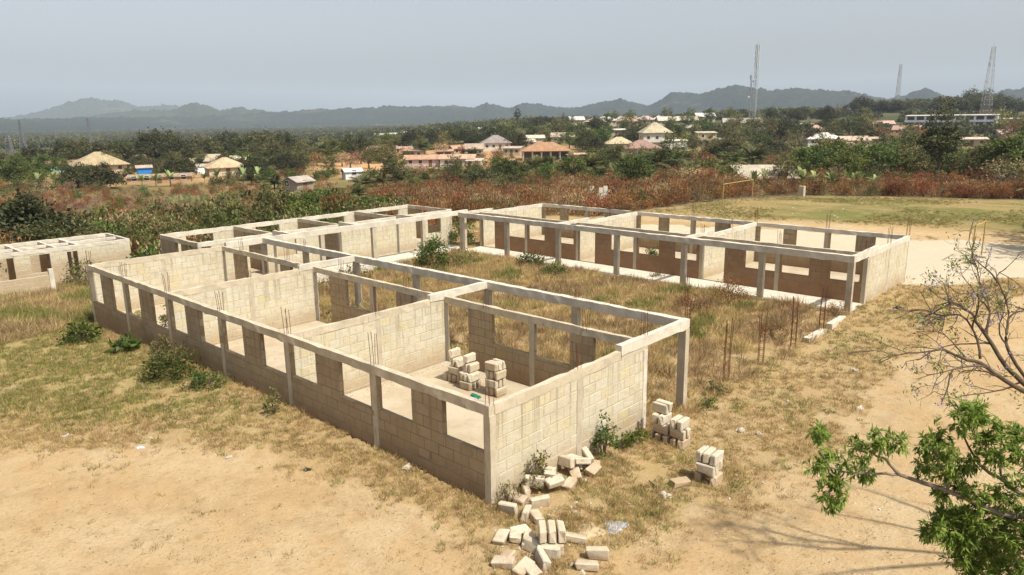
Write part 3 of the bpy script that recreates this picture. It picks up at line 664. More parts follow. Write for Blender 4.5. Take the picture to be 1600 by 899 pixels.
# ---------------------------------------------------------------- small roofless block beyond the tall grass
small = thing('latrine_block', 'small roofless grey block building with a grid of beams standing in tall grass', 'building')
W4 = Wing(small, 300); SX0, SX1, SY0, SY1, ST = -9.0, 7.3, 41.8, 46.0, 1.05
W4.wall('x', SY0, SY0 + BT, SX0, SX1, ST, -1.6, [(4.0 - .6, 4.0, -.7, .9), (1.3, 2.4, -.2, .95), (-.4, .4, -2, .95), (-2.6, -.9, -.3, .95), (-4.6, -3.9, -2, .95), (-7.5, -5.6, -.3, .95)], M_BLOCK, single=True)
W4.wall('x', SY1 - BT, SY1, SX0, SX1, ST, -1.6, [], M_BLOCK, single=False)
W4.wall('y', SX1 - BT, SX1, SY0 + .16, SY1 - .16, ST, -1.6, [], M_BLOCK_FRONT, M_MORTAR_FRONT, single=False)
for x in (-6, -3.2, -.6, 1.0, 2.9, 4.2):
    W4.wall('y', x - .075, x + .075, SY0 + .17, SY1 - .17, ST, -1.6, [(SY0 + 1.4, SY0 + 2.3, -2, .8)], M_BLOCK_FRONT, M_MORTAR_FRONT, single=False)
    W4.bar('ring_beam', (x, SY0 + .17), (x, SY1 - .17), .085, ST, ST + .2, M_CONC_PALE)
W4.bar('ring_beam', (SX0, SY0 + .075), (SX1, SY0 + .075), .085, ST, ST + .24, M_CONC_PALE)
W4.bar('ring_beam', (SX0, SY1 - .075), (SX1, SY1 - .075), .085, ST, ST + .24, M_CONC_PALE)
W4.bar('ring_beam', (SX0, (SY0 + SY1) / 2), (SX1 - .18, (SY0 + SY1) / 2), .08, ST + .01, ST + .19, M_CONC_PALE)
W4.bar('ring_beam', (SX1 - .075, SY0 + .17), (SX1 - .075, SY1 - .17), .083, ST, ST + .236, M_CONC_PALE)
W4.done()
W4b = Wing(small)
for nm, x, y, h, lab in (('boundary_post', 8.9, 43.6, 1.5, 'single pale concrete post standing in grass beside the small roofless building'),):
    zz = tz(x, y); o = MB().box(-.14, .14, -.14, .14, -.4, h).build(nm, M_CONC_PALE, None, (x, y, zz)); tag(o, lab, 'post')
for i, (x, l) in enumerate([(-3.4, 4.6), (1.0, 1.9)]):
    pass
fw = thing('low_wall', 'low pale block screen wall before the small roofless building', 'wall')
W5 = Wing(fw, 60)
W5.wall('x', 38.6, 38.75, -6.5, 1.4, .15, -1.6, [], M_BLOCK, single=True)
W5.col(1.5, 38.67, .13, .13, -1.8, .5, M_CONC_PALE); W5.col(-3.3, 38.67, .12, .12, -1.8, .3, M_CONC_PALE); W5.done()

# ================================================================== LOOSE THINGS ON THE SITE
LB = block_meshes(M_BLOCK_LOOSE, 9, (.52, .17, .29), .024, True)
def loose(x, y, z, rz, label, group, rx=0.0, ry=0.0, sc=(.50, .165, .28)):
    o = link('concrete_block', LB[rnd.randrange(9)], None, (x, y, z)); o.rotation_euler = (rx, ry, rz); o.scale = sc
    return tag(o, label, 'block', group)
def stack(cx, cy, zb, rz, rows, label, group):
    """rows: list of courses; each course lists (u, v, turn) in block units"""
    for k, row in enumerate(rows):
        for (u, v, turn) in row:
            c, s = math.cos(rz), math.sin(rz)
            loose(cx + u * c - v * s, cy + u * s + v * c, zb + .148 + k * .297, rz + (R_(90) if turn else 0) + rnd.uniform(-.04, .04), label, group)
# stacks
course_a = [(0, -.2, 0), (0, 0, 0), (0, .2, 0)]; course_b = [(-.2, 0, 1), (0, 0, 1), (.2, 0, 1)]
zr = -.045
stack(5.35, 6.85, zr, .1, [course_a + [(.0, .42, 0)], course_b, [(0, -.18, 0), (0, .05, 0)], [(-.05, .1, 0)]], 'cream concrete block in the tall uneven stack beside the doorway gap', 'blocks stacked on the classroom floor')
stack(5.15, 6.05, zr, .06, [course_b, course_a, [(.1, -.1, 0), (.1, .1, 0)], [(.1, .08, 0)]], 'cream concrete block in the middle stack beside the green plastic', 'blocks stacked in the middle of the row')
stack(5.30, 4.95, zr, .05, [course_a, course_b, course_a, course_b], 'cream concrete block in the square stack beside the rusty rods', 'blocks in the square indoor stack')
zb = tz(6.6, -.85) - .03
for k, row in enumerate([[(0, -.75, 0), (0, -.5, 0), (0, -.25, 0), (.0, 0, 0), (0, .25, 0)], [(-.1, -.6, 1), (.12, -.6, 1), (-.1, -.05, 1), (.12, -.05, 1)], [(0, -.7, 0), (0, -.48, 0), (0, -.1, 0), (0, .12, 0)], [(0, .05, 1), (.2, .05, 1)], ]):
    for (u, v, turn) in row:
        loose(6.35 + u, -.80 + v, zb + .146 + k * .296, (R_(90) if turn else 0) + rnd.uniform(-.05, .05), 'concrete block in the stepped stack beside the gable wall end', 'blocks in the stepped stack')
zb = tz(4.75, -3.2) - .03
stack(4.78, -3.15, zb, .05, [[(0, -.22, 0), (0, .2, 0)], course_b, course_a], 'concrete block in the small lone cube stack out on the dry grass', 'blocks in the lone stack')
loose(4.05, -2.75, tz(4.05, -2.75) + .08, -.55, 'single concrete block lying flat beside the lone cube stack', None, R_(90))
# tumbled heap beside the gable corner (x, y, yaw, tilt, lift)
heap = [(808, 783), (795, 802), (805, 842), (783, 845), (793, 875), (822, 810), (843, 790), (812, 835), (826, 851), (833, 862), (818, 893), (857, 872), (838, 812), (899, 846), (933, 874), (917, 889), (848, 884), (830, 897), (787, 884), (858, 760), (845, 748), (822, 775), (866, 766), (890, 757), (835, 770), (900, 728), (885, 735)]
for i, (px, py) in enumerate(heap):
    p = gp(px, py, -.02); up = i in (19, 20, 22, 24, 25, 26)
    x, y = p[0], max(p[1], -99)
    if y > -.22 and x > 0: y = -.24 - .04 * rnd.random()
    flat = rnd.random() < .6; tilt = rnd.uniform(-.22, .22)
    hl = rnd.choice((1, 1, 1, .94, .62)); st_ = 'broken half block' if hl < .8 else ('block leaning on others' if up else ('block lying flat' if flat else 'block standing on edge'))
    loose(x, y, tz(x, y) + (.07 if flat else .12) + (.22 if up else 0), rnd.uniform(0, 3.14), 'pale concrete ' + st_ + ' in the tumbled heap at the gable corner', 'tumbled heap: ' + st_, (R_(90) if flat else 0) + tilt, rnd.uniform(-.15, .15), (.49 * hl, .165, .275))
p = gp(862, 858, 0)
stack(p[0], p[1], tz(p[0], p[1]) - .02, .75, [course_b, course_a], 'concrete block in the low pile amid the tumbled heap', 'blocks in the low pile')
for (x, y, rz, up) in [(3.0, -.35, .3, .1), (3.25, -.42, 1.1, .32), (2.85, -.5, -.4, .36), (3.35, -.6, .6, .08), (3.05, -.75, .2, .12), (2.55, -.55, .9, .1)]:
    loose(x, y, tz(x, y) + up, rz, 'loose concrete block piled against the gable wall', 'blocks against the gable wall', rnd.uniform(-.4, .4) + R_(90) * (rnd.random() < .5), rnd.uniform(-.3, .3))
# cages of column reinforcement waiting in a row across the courtyard mouth
for i, (x, y, h) in enumerate([(12.44, .2, 2.25), (14.9, 0, 2.2), (17.5, -.2, 2.1), (20.3, -.3, 2.0), (20.5, 6.4, 1.5), (16.2, 3.9, 1.6)]):
    t = thing('rebar_cage', 'upright cage of rusty column rods standing in the courtyard grass', 'rebar', (x, y, tz(x, y)), .2, 'rusty rod cages')
    for sx, sy in ((-1, -1), (1, -1), (1, 1), (-1, 1)):
        MB().tube([(sx * .09, sy * .09, -.2), (sx * .09 + rnd.uniform(-.03, .03), sy * .09, h * .5), (sx * .09 + rnd.uniform(-.08, .08), sy * .09 + rnd.uniform(-.06, .06), h * rnd.uniform(.92, 1.05))], .013, 5).build('rod', M_RUST, t)
    for k in range(7):
        z = .12 + k * h * .11; MB().tube([(-.1, -.1, z), (.1, -.1, z), (.1, .1, z), (-.1, .1, z), (-.1, -.1, z)], .006, 4).build('tie', M_RUST, t)
for i, (x, l, lab) in enumerate([(19.35, 2.0, 'broken pale concrete kerb length with a cracked end'), (21.7, 1.9, 'pale concrete kerb length beside the verandah corner pillar')]):
    o = MB().box(-l / 2, l / 2, -.13, .13, -.15, .17).build('kerb_piece', M_CONC_PALE, None, (x, -.4 - .04 * i, tz(x, -.4))); o.rotation_euler = (0, .02, .03 * i); tag(o, lab, 'kerb')
def crumple(name, mat, x, y, z, r, label, cat, flat=.5, seed=0, group=None):
    bm = bmesh.new(); bmesh.ops.create_icosphere(bm, subdivisions=3, radius=1.0); g = random.Random(seed)
    ph = [g.uniform(0, 6) for _ in range(6)]
    for v in bm.verts:
        c = v.co; k = 1 + .3 * math.sin(3 * c.x + ph[0] + 2 * c.y) + .22 * math.sin(5 * c.y + ph[1] + 3 * c.z) + .15 * math.sin(9 * c.x + 7 * c.z + ph[2])
        v.co = Vector((c.x * k * r, c.y * k * r * .8, max(c.z * k, -.25) * r * flat))
    me = bpy.data.meshes.new(name); bm.to_mesh(me); bm.free(); me.materials.append(mat)
    o = link(name, me, None, (x, y, z + .12 * r * flat), g.uniform(0, 3)); return tag(o, label, cat, group)
crumple('plastic_sheet', M_GREENBAG, 4.62, 5.25, -.04, .2, 'crumpled dark green plastic on the classroom floor beside the block stacks', 'plastic', .45, 1)
def ground_item(name, mat, px, py, r, label, cat, flat=.5, seed=0, group=None):
    p = gp(px, py, -.05); crumple(name, mat, p[0], p[1], tz(p[0], p[1]), r, label, cat, flat, seed, group)
ground_item('plastic_bag', M_BLACKBAG, 481, 743, .09, 'crumpled black plastic bag on the bare sand', 'bag', .6, 3)
ground_item('plastic_bag', M_BLUEBAG, 221, 708, .11, 'torn blue grey plastic scrap on the bare sand', 'bag', .2, 4)
ground_item('plastic_bag', M_WHITEBAG, 103, 686, .10, 'flattened white plastic scrap on sandy ground', 'bag', .25, 5)
def mound(name, mat, px, py, r, h, label, cat, seed):
    p = gp(px, py, -.05); g = np.random.default_rng(seed); na, nr = 40, 9; V = []; e = 1 + .22 * np.sin(3 * np.linspace(0, 6.283, na, False) + seed) + .1 * g.normal(size=na)
    for i in range(nr + 1):
        for a in range(na):
            t = 6.28319 * a / na; rr = r * e[a] * i / nr; x, y = p[0] + rr * math.cos(t), p[1] + .75 * rr * math.sin(t); V.append((x, y, tz(x, y) + h * (1 - (i / nr) ** 2) + (.008 if i < nr else -.02)))
    tag(MB().add(V, [(i * na + a, i * na + (a + 1) % na, (i + 1) * na + (a + 1) % na, (i + 1) * na + a) for i in range(nr) for a in range(na)]).build(name, mat, None, None, True), label, cat)
mound('ash_patch', M_ASH, 962, 822, .34, .02, 'pale blue grey ash spill on the ground beside the tumbled blocks', 'ash', 3)
mound('sand_heap', flat_mat('fine_pale_sand', (.44, .34, .21), .2, 6, 1.0, .05), 921, 832, .40, .05, 'flattened heap of fine tan sand beside the ash spill', 'sand', 5)
ground_item('plastic_bag', M_WHITEBAG, 1343, 630, .12, 'white plastic bag lying on the path of bare earth', 'bag', .5, 7)
ground_item('plastic_bag', M_BLACKBAG, 1404, 484, .22, 'black plastic bag lying beside the far gable wall', 'bag', .4, 8)
for i, (px, py, r) in enumerate([(1159, 660, .13), (1186, 666, .09), (1336, 571, .13), (1040, 771, .13), (637, 738, .13), (236, 694, .07), (358, 724, .08), (1230, 614, .07), (1312, 700, .06), (1065, 775, .05), (1150, 735, .05), (1240, 650, .06), (1440, 512, .1)]):
    ground_item('stone', M_STONE, px, py, r, 'pale stone lying loose on the dry ground', 'stone', .75, 20 + i, 'loose stones')
p = gp(1030, 760, 0); tag(MB().tube([(p[0], p[1], tz(p[0], p[1]) + .02), (p[0] + .12, p[1] + .2, tz(p[0], p[1]) + .05), (p[0] + .25, p[1] + .45, tz(p[0], p[1]) + .04)], .02, 6).build('stick', M_BARK), 'short dark stick lying in dry grass', 'stick')
p = gp(1345, 542, 0); tag(MB().tube([(p[0] - .5, p[1] + .3, tz(p[0], p[1]) + .04), (p[0], p[1], tz(p[0], p[1]) + .07), (p[0] + .5, p[1] - .35, tz(p[0], p[1]) + .03)], .025, 6).build('stick', M_BARK), 'long bent stick lying on the worn path', 'stick')
# rubble litter
def rubble():
    mb = MB(); g = random.Random(5)
    def chip(x, y, z, r):
        v = np.array([(1, 0, 0), (-.9, .1, 0), (0, 1, .1), (.1, -1, 0), (0, 0, .8), (0, .1, -.6)]) * r * np.array([g.uniform(.6, 1.3) for _ in range(3)])
        a = g.uniform(0, 6); c, s = math.cos(a), math.sin(a); v = np.stack([v[:, 0] * c - v[:, 1] * s, v[:, 0] * s + v[:, 1] * c, v[:, 2]], 1) + (x, y, z)
        mb.add(v, [(0, 2, 4), (2, 1, 4), (1, 3, 4), (3, 0, 4), (2, 0, 5), (1, 2, 5), (3, 1, 5), (0, 3, 5)], g.random())
    for _ in range(260):
        chip(g.uniform(.3, 6.4), g.uniform(.3, 8.6), -.04, g.uniform(.008, .03))
    for _ in range(260):
        x = g.uniform(.4, 6.4); chip(x, 2 * BAY - .15 - abs(g.gauss(0, .35)), -.04, g.uniform(.01, .05))
    for _ in range(160): chip(g.uniform(.3, 6.4), g.uniform(9.2, 17.5), -.04, g.uniform(.01, .04))
    for _ in range(700):
        px, py = g.uniform(950, 1480), g.uniform(480, 880); p = gp(px, py, -.1); chip(p[0], p[1], tz(p[0], p[1]), g.uniform(.008, .035))
    for _ in range(350):
        px, py = g.uniform(0, 760), g.uniform(600, 895); p = gp(px, py, 0)
        if p[0] < -.3: chip(p[0], p[1], tz(p[0], p[1]), g.uniform(.006, .025))
    for _ in range(130):
        px, py = g.uniform(772, 935), g.uniform(735, 897); p = gp(px, py, 0)
        if p[1] < -.1 or p[0] < -.1: chip(p[0], p[1], tz(p[0], p[1]) + .01, g.uniform(.02, .075))
    o = mb.build('rubble', M_STONE); o['kind'] = 'stuff'; tag(o, 'scattered chips of broken block and gravel', 'rubble')
rubble()
def leaf_litter():
    n = 5200; px = rng.uniform(-50, 1650, n); py = rng.uniform(560, 897, n) ; P = np.array([gp(a, b_, -.05) for a, b_ in zip(px, py)]); k = ~((P[:, 0] > -.2) & (P[:, 0] < 7) & (P[:, 1] > -.2)); P = P[k]; n = len(P); P[:, 2] = T(P[:, 0], P[:, 1]) + .006
    d = rdir(n); d[:, 2] *= .25; q = leaf_quads(P, d, rdir(n) * .5 + np.array([0, 0, 1.0]), rng.uniform(.02, .075, n), rng.uniform(.008, .028, n)); q[:, :, 2] = np.maximum(q[:, :, 2], P[:, None, 2] - .002)
    o = link('leaf_litter', quads_mesh('leaf_litter', q, rng.random(n), leaf_mat('fallen_leaf', (.10, .06, .03), (.34, .25, .14)))); o['kind'] = 'stuff'; tag(o, 'fallen dry leaves and twigs strewn over the bare sand', 'litter')
leaf_litter()
# goals
def goal(name, label, a, b, h, r, bases=False):
    t = thing(name, label, 'goal', (a[0], a[1], tz(*a))); d = np.array(b) - np.array(a); dz = tz(*b) - tz(*a)
    MB().tube([(0, 0, -.3), (0, 0, h)], r, 8).build('post', M_YELLOW, t); MB().tube([(d[0], d[1], dz - .3), (d[0], d[1], h + dz * 0)], r, 8).build('post', M_YELLOW, t)
    MB().tube([(0, 0, h - r), (d[0], d[1], h - r)], r * .9, 8).build('crossbar', M_YELLOW, t)
    if bases:
        for q in ((0, 0, 0), (d[0], d[1], dz)): MB().box(q[0] - .35, q[0] + .35, q[1] - .3, q[1] + .3, q[2] - .1, q[2] + .12).build('base', M_CONC, t)
goal('football_goal', 'yellow football goal frame at the far edge of the grass pitch', gp(1129, 319, 0)[:2], gp(1175, 310, 0)[:2], 2.15, .05)
goal('small_goal', 'narrow yellow goal frame with concrete feet on the pale yard', gp(1517, 411, 0)[:2], gp(1533, 402, 0)[:2], 2.35, .045, True)

# ================================================================== VEGETATION PROTOTYPES
def tuft(name, n, h, spread, w, mat, seed, droop=.35):
    g = np.random.default_rng(seed); a = g.uniform(0, 2 * math.pi, n); r = g.uniform(0, spread * .5, n)
    c = np.stack([np.cos(a) * r, np.sin(a) * r, np.full(n, -.02)], 1); lean = g.uniform(.1, .9, n)[:, None]
    d = np.stack([np.cos(a) * 1.0, np.sin(a) * 1.0, np.zeros(n)], 1) * lean * .9 + np.array([0, 0, 1.0]); d += g.normal(size=(n, 3)) * .18
    L = h * g.uniform(.5, 1.15, n); nr = np.cross(d, [0, 0, 1.0]) + g.normal(size=(n, 3)) * .3
    q = leaf_quads(c, d, nr, L, w)
    q[:, 2, 2] -= L * droop * lean[:, 0] * .6
    return quads_mesh(name, q, g.random(n), mat)
def shrub_mesh(name, rx, h, nclump, per, leaf, mat, seed, stemmat=None, up=.3, aspect=.5, shell=.35):
    g = np.random.default_rng(seed); u = rdir(nclump, g); u[:, 2] = np.abs(u[:, 2]); rr = g.uniform(shell, 1.0, nclump) ** .6
    irr = 1 + .25 * np.sin(u[:, 0] * 4 + seed) * np.cos(u[:, 1] * 3 + seed * 2)
    cc = u * (rr * irr)[:, None] * np.array([rx, rx, h * .85]) + np.array([0, 0, h * .12]); ct = g.random(nclump)
    P = []; Tn = []
    for i in range(nclump):
        k = int(per * g.uniform(.6, 1.4)); o = g.normal(size=(k, 3)) * rx * .17; c = cc[i] + o; c[:, 2] = np.maximum(c[:, 2], .02)
        d = rdir(k, g) + u[i] * .6 + np.array([0, 0, up]); nr = rdir(k, g) + np.array([0, 0, .8])
        P.append(leaf_quads(c, d, nr, leaf * g.uniform(.6, 1.3, k), leaf * aspect * g.uniform(.7, 1.2, k))); Tn.append(np.clip(ct[i] * .6 + g.random(k) * .5 - .05, 0, 1))
    return quads_mesh(name, np.concatenate(P), np.concatenate(Tn), mat), cc
def twig_mesh(name, n, h, spread, mat, seed, r=.012):
    mb = MB(); g = np.random.default_rng(seed)
    for i in range(n):
        a = g.uniform(0, 6.28); l = g.uniform(.2, 1) * spread; hh = h * g.uniform(.6, 1.1); m = np.array([math.cos(a) * l * .4 + g.normal() * .05, math.sin(a) * l * .4, hh * .55])
        e = np.array([math.cos(a) * l, math.sin(a) * l, hh]); mb.tube([(0, 0, -.05), m, e], [r, r * .7, r * .3], 4, g.random(), False)
        for j in range(2):
            s = m + (e - m) * g.uniform(.1, .8); mb.tube([s, s + g.normal(size=3) * spread * .25 + (0, 0, h * .12)], [r * .5, r * .2], 3, g.random(), False)
    return mb.mesh(name, mat)
def reed_mesh(name, n, h, spread, mat, seed, w=.03): return tuft(name, n, h, spread, w, mat, seed, .5)
def merge_mesh(name, meshes):
    bm = bmesh.new(); mats = []
    for me in meshes:
        i0 = len(bm.faces); bm.from_mesh(me); bm.faces.ensure_lookup_table(); k = len(mats); mats.append(me.materials[0])
        for f in bm.faces[i0:]: f.material_index = k
    o = bpy.data.meshes.new(name); bm.to_mesh(o); bm.free()
    for m in mats: o.materials.append(m)
    return o
def proto(me): return bpy.data.objects.new(me.name, me)       # never linked: only a source for scattered ground cover
def scatter(name, label, cat, pts, scl, idx, protos, tilt=.12):
    n = len(pts); me = bpy.data.meshes.new(name); me.vertices.add(n); me.vertices.foreach_set('co', np.asarray(pts, np.float32).reshape(-1))
    rot = np.stack([rng.normal(0, tilt, n), rng.normal(0, tilt, n), rng.uniform(0, 6.283, n)], 1)
    a = me.attributes.new('rot', 'FLOAT_VECTOR', 'POINT'); a.data.foreach_set('vector', rot.astype(np.float32).reshape(-1))
    a = me.attributes.new('scl', 'FLOAT', 'POINT'); a.data.foreach_set('value', np.asarray(scl, np.float32))
    a = me.attributes.new('idx', 'INT', 'POINT'); a.data.foreach_set('value', np.asarray(idx, np.int32)); me.update()
    o = link(name, me); o['kind'] = 'stuff'; tag(o, label, cat)
    ng = bpy.data.node_groups.new(name + '_scatter', 'GeometryNodeTree'); ng.interface.new_socket('Geometry', in_out='INPUT', socket_type='NodeSocketGeometry'); ng.interface.new_socket('Geometry', in_out='OUTPUT', socket_type='NodeSocketGeometry')
    gi = ng.nodes.new('NodeGroupInput'); go = ng.nodes.new('NodeGroupOutput'); jn = ng.nodes.new('GeometryNodeJoinGeometry')
    def na(nm, ty):
        q = ng.nodes.new('GeometryNodeInputNamedAttribute'); q.data_type = ty; q.inputs[0].default_value = nm; return q.outputs[0]
    ri, si, ii = na('rot', 'FLOAT_VECTOR'), na('scl', 'FLOAT'), na('idx', 'INT')
    for k, pr in enumerate(protos):
        oi = ng.nodes.new('GeometryNodeObjectInfo'); oi.inputs[0].default_value = pr; oi.transform_space = 'ORIGINAL'
        cp = ng.nodes.new('FunctionNodeCompare'); cp.data_type = 'INT'; cp.operation = 'EQUAL'; ng.links.new(ii, cp.inputs[2]); cp.inputs[3].default_value = k
        ip = ng.nodes.new('GeometryNodeInstanceOnPoints'); ng.links.new(gi.outputs[0], ip.inputs['Points']); ng.links.new(cp.outputs[0], ip.inputs['Selection'])
        ng.links.new(oi.outputs['Geometry'], ip.inputs['Instance']); ng.links.new(ri, ip.inputs['Rotation']); ng.links.new(si, ip.inputs['Scale']); ng.links.new(ip.outputs[0], jn.inputs[0])
    ng.links.new(jn.outputs[0], go.inputs[0])
    md = o.modifiers.new('scatter', 'NODES'); md.node_group = ng; return o
def sample_px(n, x0, x1, d0, d1, power=1.0):
    """random ground points by bearing and distance (even per area)"""
    px = rng.uniform(x0, x1, n); d = np.sqrt(rng.uniform(d0 ** 2, d1 ** 2, n)) if power == 1 else d0 + (d1 - d0) * rng.random(n) ** power
    u = (px - 800) / F_PX; fw = 1 / np.hypot(u / math.cos(PITCH), 1); az = np.arctan2(u, math.cos(PITCH))
    X = CAM[0] + d * (np.sin(az) * cy_ + np.cos(az) * sy_); Y = CAM[1] + d * (-np.sin(az) * sy_ + np.cos(az) * cy_); return X, Y, px, d
def in_buildings(x, y, m=.25):
    r = np.zeros(x.shape, bool)
    r |= (x > -m) & (x < 6.75 + m) & (y > -m) & (y < 26.8 + m)
    r |= (x > 23.3 - m * .3) & (x < 32.4 + m) & (y > -.42 - m) & (y < 26 + m)
    r |= (x > 6.2 - m) & (x < 25.3 + m) & (y > 26.5 - m * .4) & (y < 33.8 + m)
    r |= (x > -9.2 - m) & (x < 7.3 + m) & (y > 41.8 - m) & (y < 46 + m)
    return r

# ---- grass
g_straw = [proto(tuft('straw_tuft', 26, .16, .22, .012, L_STRAW, 1)), proto(tuft('straw_tuft', 22, .24, .26, .012, L_STRAW, 2)), proto(tuft('dry_tuft', 18, .12, .26, .012, L_DRYLEAF, 3))]
g_green = [proto(tuft('green_tuft', 24, .17, .24, .014, L_GRASS, 4)), proto(tuft('green_tuft', 20, .26, .26, .014, L_GRASS, 5))]
g_tall = [proto(tuft('tall_straw', 34, .60, .42, .017, L_STRAW, 6)), proto(tuft('tall_straw', 30, .45, .42, .017, L_STRAW, 7)), proto(tuft('tall_dry', 30, .50, .5, .017, L_DRYLEAF, 8)), proto(tuft('tall_green', 34, .55, .45, .02, L_GRASS, 9))]
def lawn():
    X, Y, px, d = sample_px(150000, -150, 1750, 10, 62, 1.35)
    G = ground_fields(X, Y); n = fbm(X * 1.1, Y * 1.1, 71, 3)
    dens = G['grass'] * (1 - G['court']) * (1 - G['pale']) * sstep(.36, .58, n + .12 * (1 - G['sand'])) + .06 * G['sand'] * sstep(.56, .72, n)
    dens *= np.where(px > 1050, .62, 1.0)
    keep = (rng.random(len(X)) < dens * 1.0) & ~in_buildings(X, Y, .02)
    X, Y, d = X[keep], Y[keep], d[keep]; g = ground_fields(X, Y)['green']
    n = len(X); idx = np.where(rng.random(n) < np.clip(g * .75, 0.06, .8), rng.integers(3, 5, n), rng.integers(0, 3, n))
    scatter('dry_grass', 'short dry straw grass covering the ground around the buildings', 'grass', np.stack([X, Y, T(X, Y)], 1), rng.uniform(.4, .95, n) * (1 + .012 * np.clip(d - 20, 0, 40)), idx, g_straw + g_green, .25)
    print('lawn', n)
lawn()
def pitch_grass():
    X, Y, px, d = sample_px(42000, 990, 1800, 52, 96); G = ground_fields(X, Y); n = fbm(X * .16, Y * .16, 72, 4); k = (rng.random(len(X)) < G['field'] * sstep(.40, .62, n)) & ~in_buildings(X, Y, .3); X, Y = X[k], Y[k]; n = len(X)
    scatter('pitch_grass', 'thin patchy olive grass growing over the football pitch', 'grass', np.stack([X, Y, T(X, Y)], 1), rng.uniform(.5, 1.1, n), rng.choice(5, n, p=[.15, .1, .15, .35, .25]), g_straw + g_green, .25)
pitch_grass()
def litter():
    mb = MB(); g = random.Random(8)
    for _ in range(48):
        px, py = g.uniform(1010, 1600), g.uniform(312, 352); p = gp(px, py, 0)
        if 32 < p[0] < 80: a = g.uniform(.04, .12); z = tz(p[0], p[1]); q = np.array([(-a, -a * .6, .02), (a, -a * .5, .03), (a * .8, a, .05), (-a, a * .7, .09)]) + (p[0], p[1], z); mb.add(q, [(0, 1, 2, 3)])
    for _ in range(30):
        px, py = g.uniform(930, 1500), g.uniform(430, 800); p = gp(px, py, -.1)
        if in_buildings(np.array([p[0]]), np.array([p[1]]), .3)[0]: continue
        a = g.uniform(.01, .03); z = tz(p[0], p[1]); q = np.array([(-a, -a * .6, .01), (a, -a * .5, .015), (a * .8, a, .03), (-a, a * .7, .04)]) + (p[0], p[1], z); mb.add(q, [(0, 1, 2, 3)])
    o = mb.build('litter', M_WHITEBAG); o['kind'] = 'stuff'; tag(o, 'scattered scraps of white litter on the pitch and path', 'litter')
litter()
def court_grass():
    n = 9000; X = rng.uniform(6.9, 23.3, n); Y = rng.uniform(-.6, 26.6, n); nn = fbm(X * .5, Y * .5, 44, 3); f = fbm(X * 1.7, Y * 1.7, 46, 3)
    keep = ~in_buildings(X, Y, .05) & (f > .36) & ~((X < 8.9) & (rng.random(n) < .3)) & ~((X > 10) & (Y < 1.2) & (rng.random(n) < .6))
    X, Y, nn = X[keep], Y[keep], nn[keep]; n = len(X)
    idx = np.where(nn > .66, 3, np.where(nn < .40, 2, rng.integers(0, 2, n)))
    scatter('courtyard_grass', 'knee high golden brown grass filling the courtyard', 'grass', np.stack([X, Y, T(X, Y)], 1), rng.uniform(.5, 1.15, n), idx, g_tall, .2)
court_grass()
def tall_left():
    X, Y, px, d = sample_px(5200, -120, 260, 30, 58); nn = fbm(X * .4, Y * .4, 48, 3)
    keep = (X < .2 + 0 * Y) & (Y > 22.5) & (X > -14) & ~in_buildings(X, Y, .1) & (Y > 27.5 + X * .25 + 3 * (nn - .5)) | ((Y > 27.6) & (Y < 41) & ~in_buildings(X, Y, .1) & (X < 6))
    X, Y, nn = X[keep], Y[keep], nn[keep]; n = len(X); idx = np.where(nn > .53, 3, np.where(nn < .42, 2, rng.integers(0, 2, n)))
    scatter('tall_grass', 'tall green and straw grass growing before the small roofless building', 'grass', np.stack([X, Y, T(X, Y)], 1), rng.uniform(.6, 1.35, n), idx, g_tall, .2)
tall_left()

# ---- scrub
def shrubp(nm, rx, h, nc, per, leaf, mat, seed, tw=M_BARK, **k):
    a, _ = shrub_mesh(nm, rx, h, nc, per, leaf, mat, seed, **k); b = twig_mesh(nm, 9, h * .9, rx * .8, tw, seed, .018); return merge_mesh(nm, [a, b])
S_GREEN = [shrubp('green_shrub', 1.2, 1.7, 34, 26, .22, L_GREEN, 11), shrubp('green_shrub', 1.4, 1.3, 34, 26, .22, L_BRIGHT, 12), shrubp('olive_shrub', 1.2, 1.8, 30, 24, .2, L_OLIVE, 13)]
S_RUST = [shrubp('scorched_shrub', 1.1, 1.9, 26, 20, .20, L_RUST, 14, aspect=.35, up=.9), shrubp('scorched_shrub', 1.3, 1.5, 26, 20, .20, L_RUST, 15, aspect=.35, up=.7), shrubp('dry_shrub', 1.1, 1.8, 24, 18, .2, L_DRYLEAF, 16, aspect=.3, up=1.2)]
S_REED = [reed_mesh('reed_clump', 60, 1.9, .9, L_STRAW, 17, .04), reed_mesh('reed_clump', 50, 1.6, .9, L_DRYLEAF, 18, .04)]
P_GREEN = [proto(m) for m in S_GREEN]; P_RUST = [proto(m) for m in S_RUST]; P_REED = [proto(m) for m in S_REED]
def open_land(x, y, d, px):
    """true where scrub may grow: beyond the school, off the pitch and the yard"""
    G = ground_fields(x, y)
    ok = np.ones(x.shape, bool)
    for hp, hd, hw in CLEAR: ok &= ~((np.abs(px - hp) < hw) & (d > hd - 24) & (d < hd + 6))
    return ok & (open_land0(x, y, d, px, G))
CLEAR = [(146, 238, 34), (216, 215, 14), (240, 184, 42), (307, 214, 12), (345, 202, 30), (664, 216, 36), (714, 212, 30), (852, 240, 40), (910, 236, 24), (774, 302, 26), (1003, 248, 30), (968, 285, 24), (1024, 278, 26), (1056, 266, 20), (692, 262, 18), (717, 272, 18), (624, 292, 22), (1104, 295, 18), (1287, 300, 26), (1337, 290, 22), (1315, 280, 22), (458, 142, 20), (545, 172, 16), (1197, 122, 46), (940, 97, 24)]
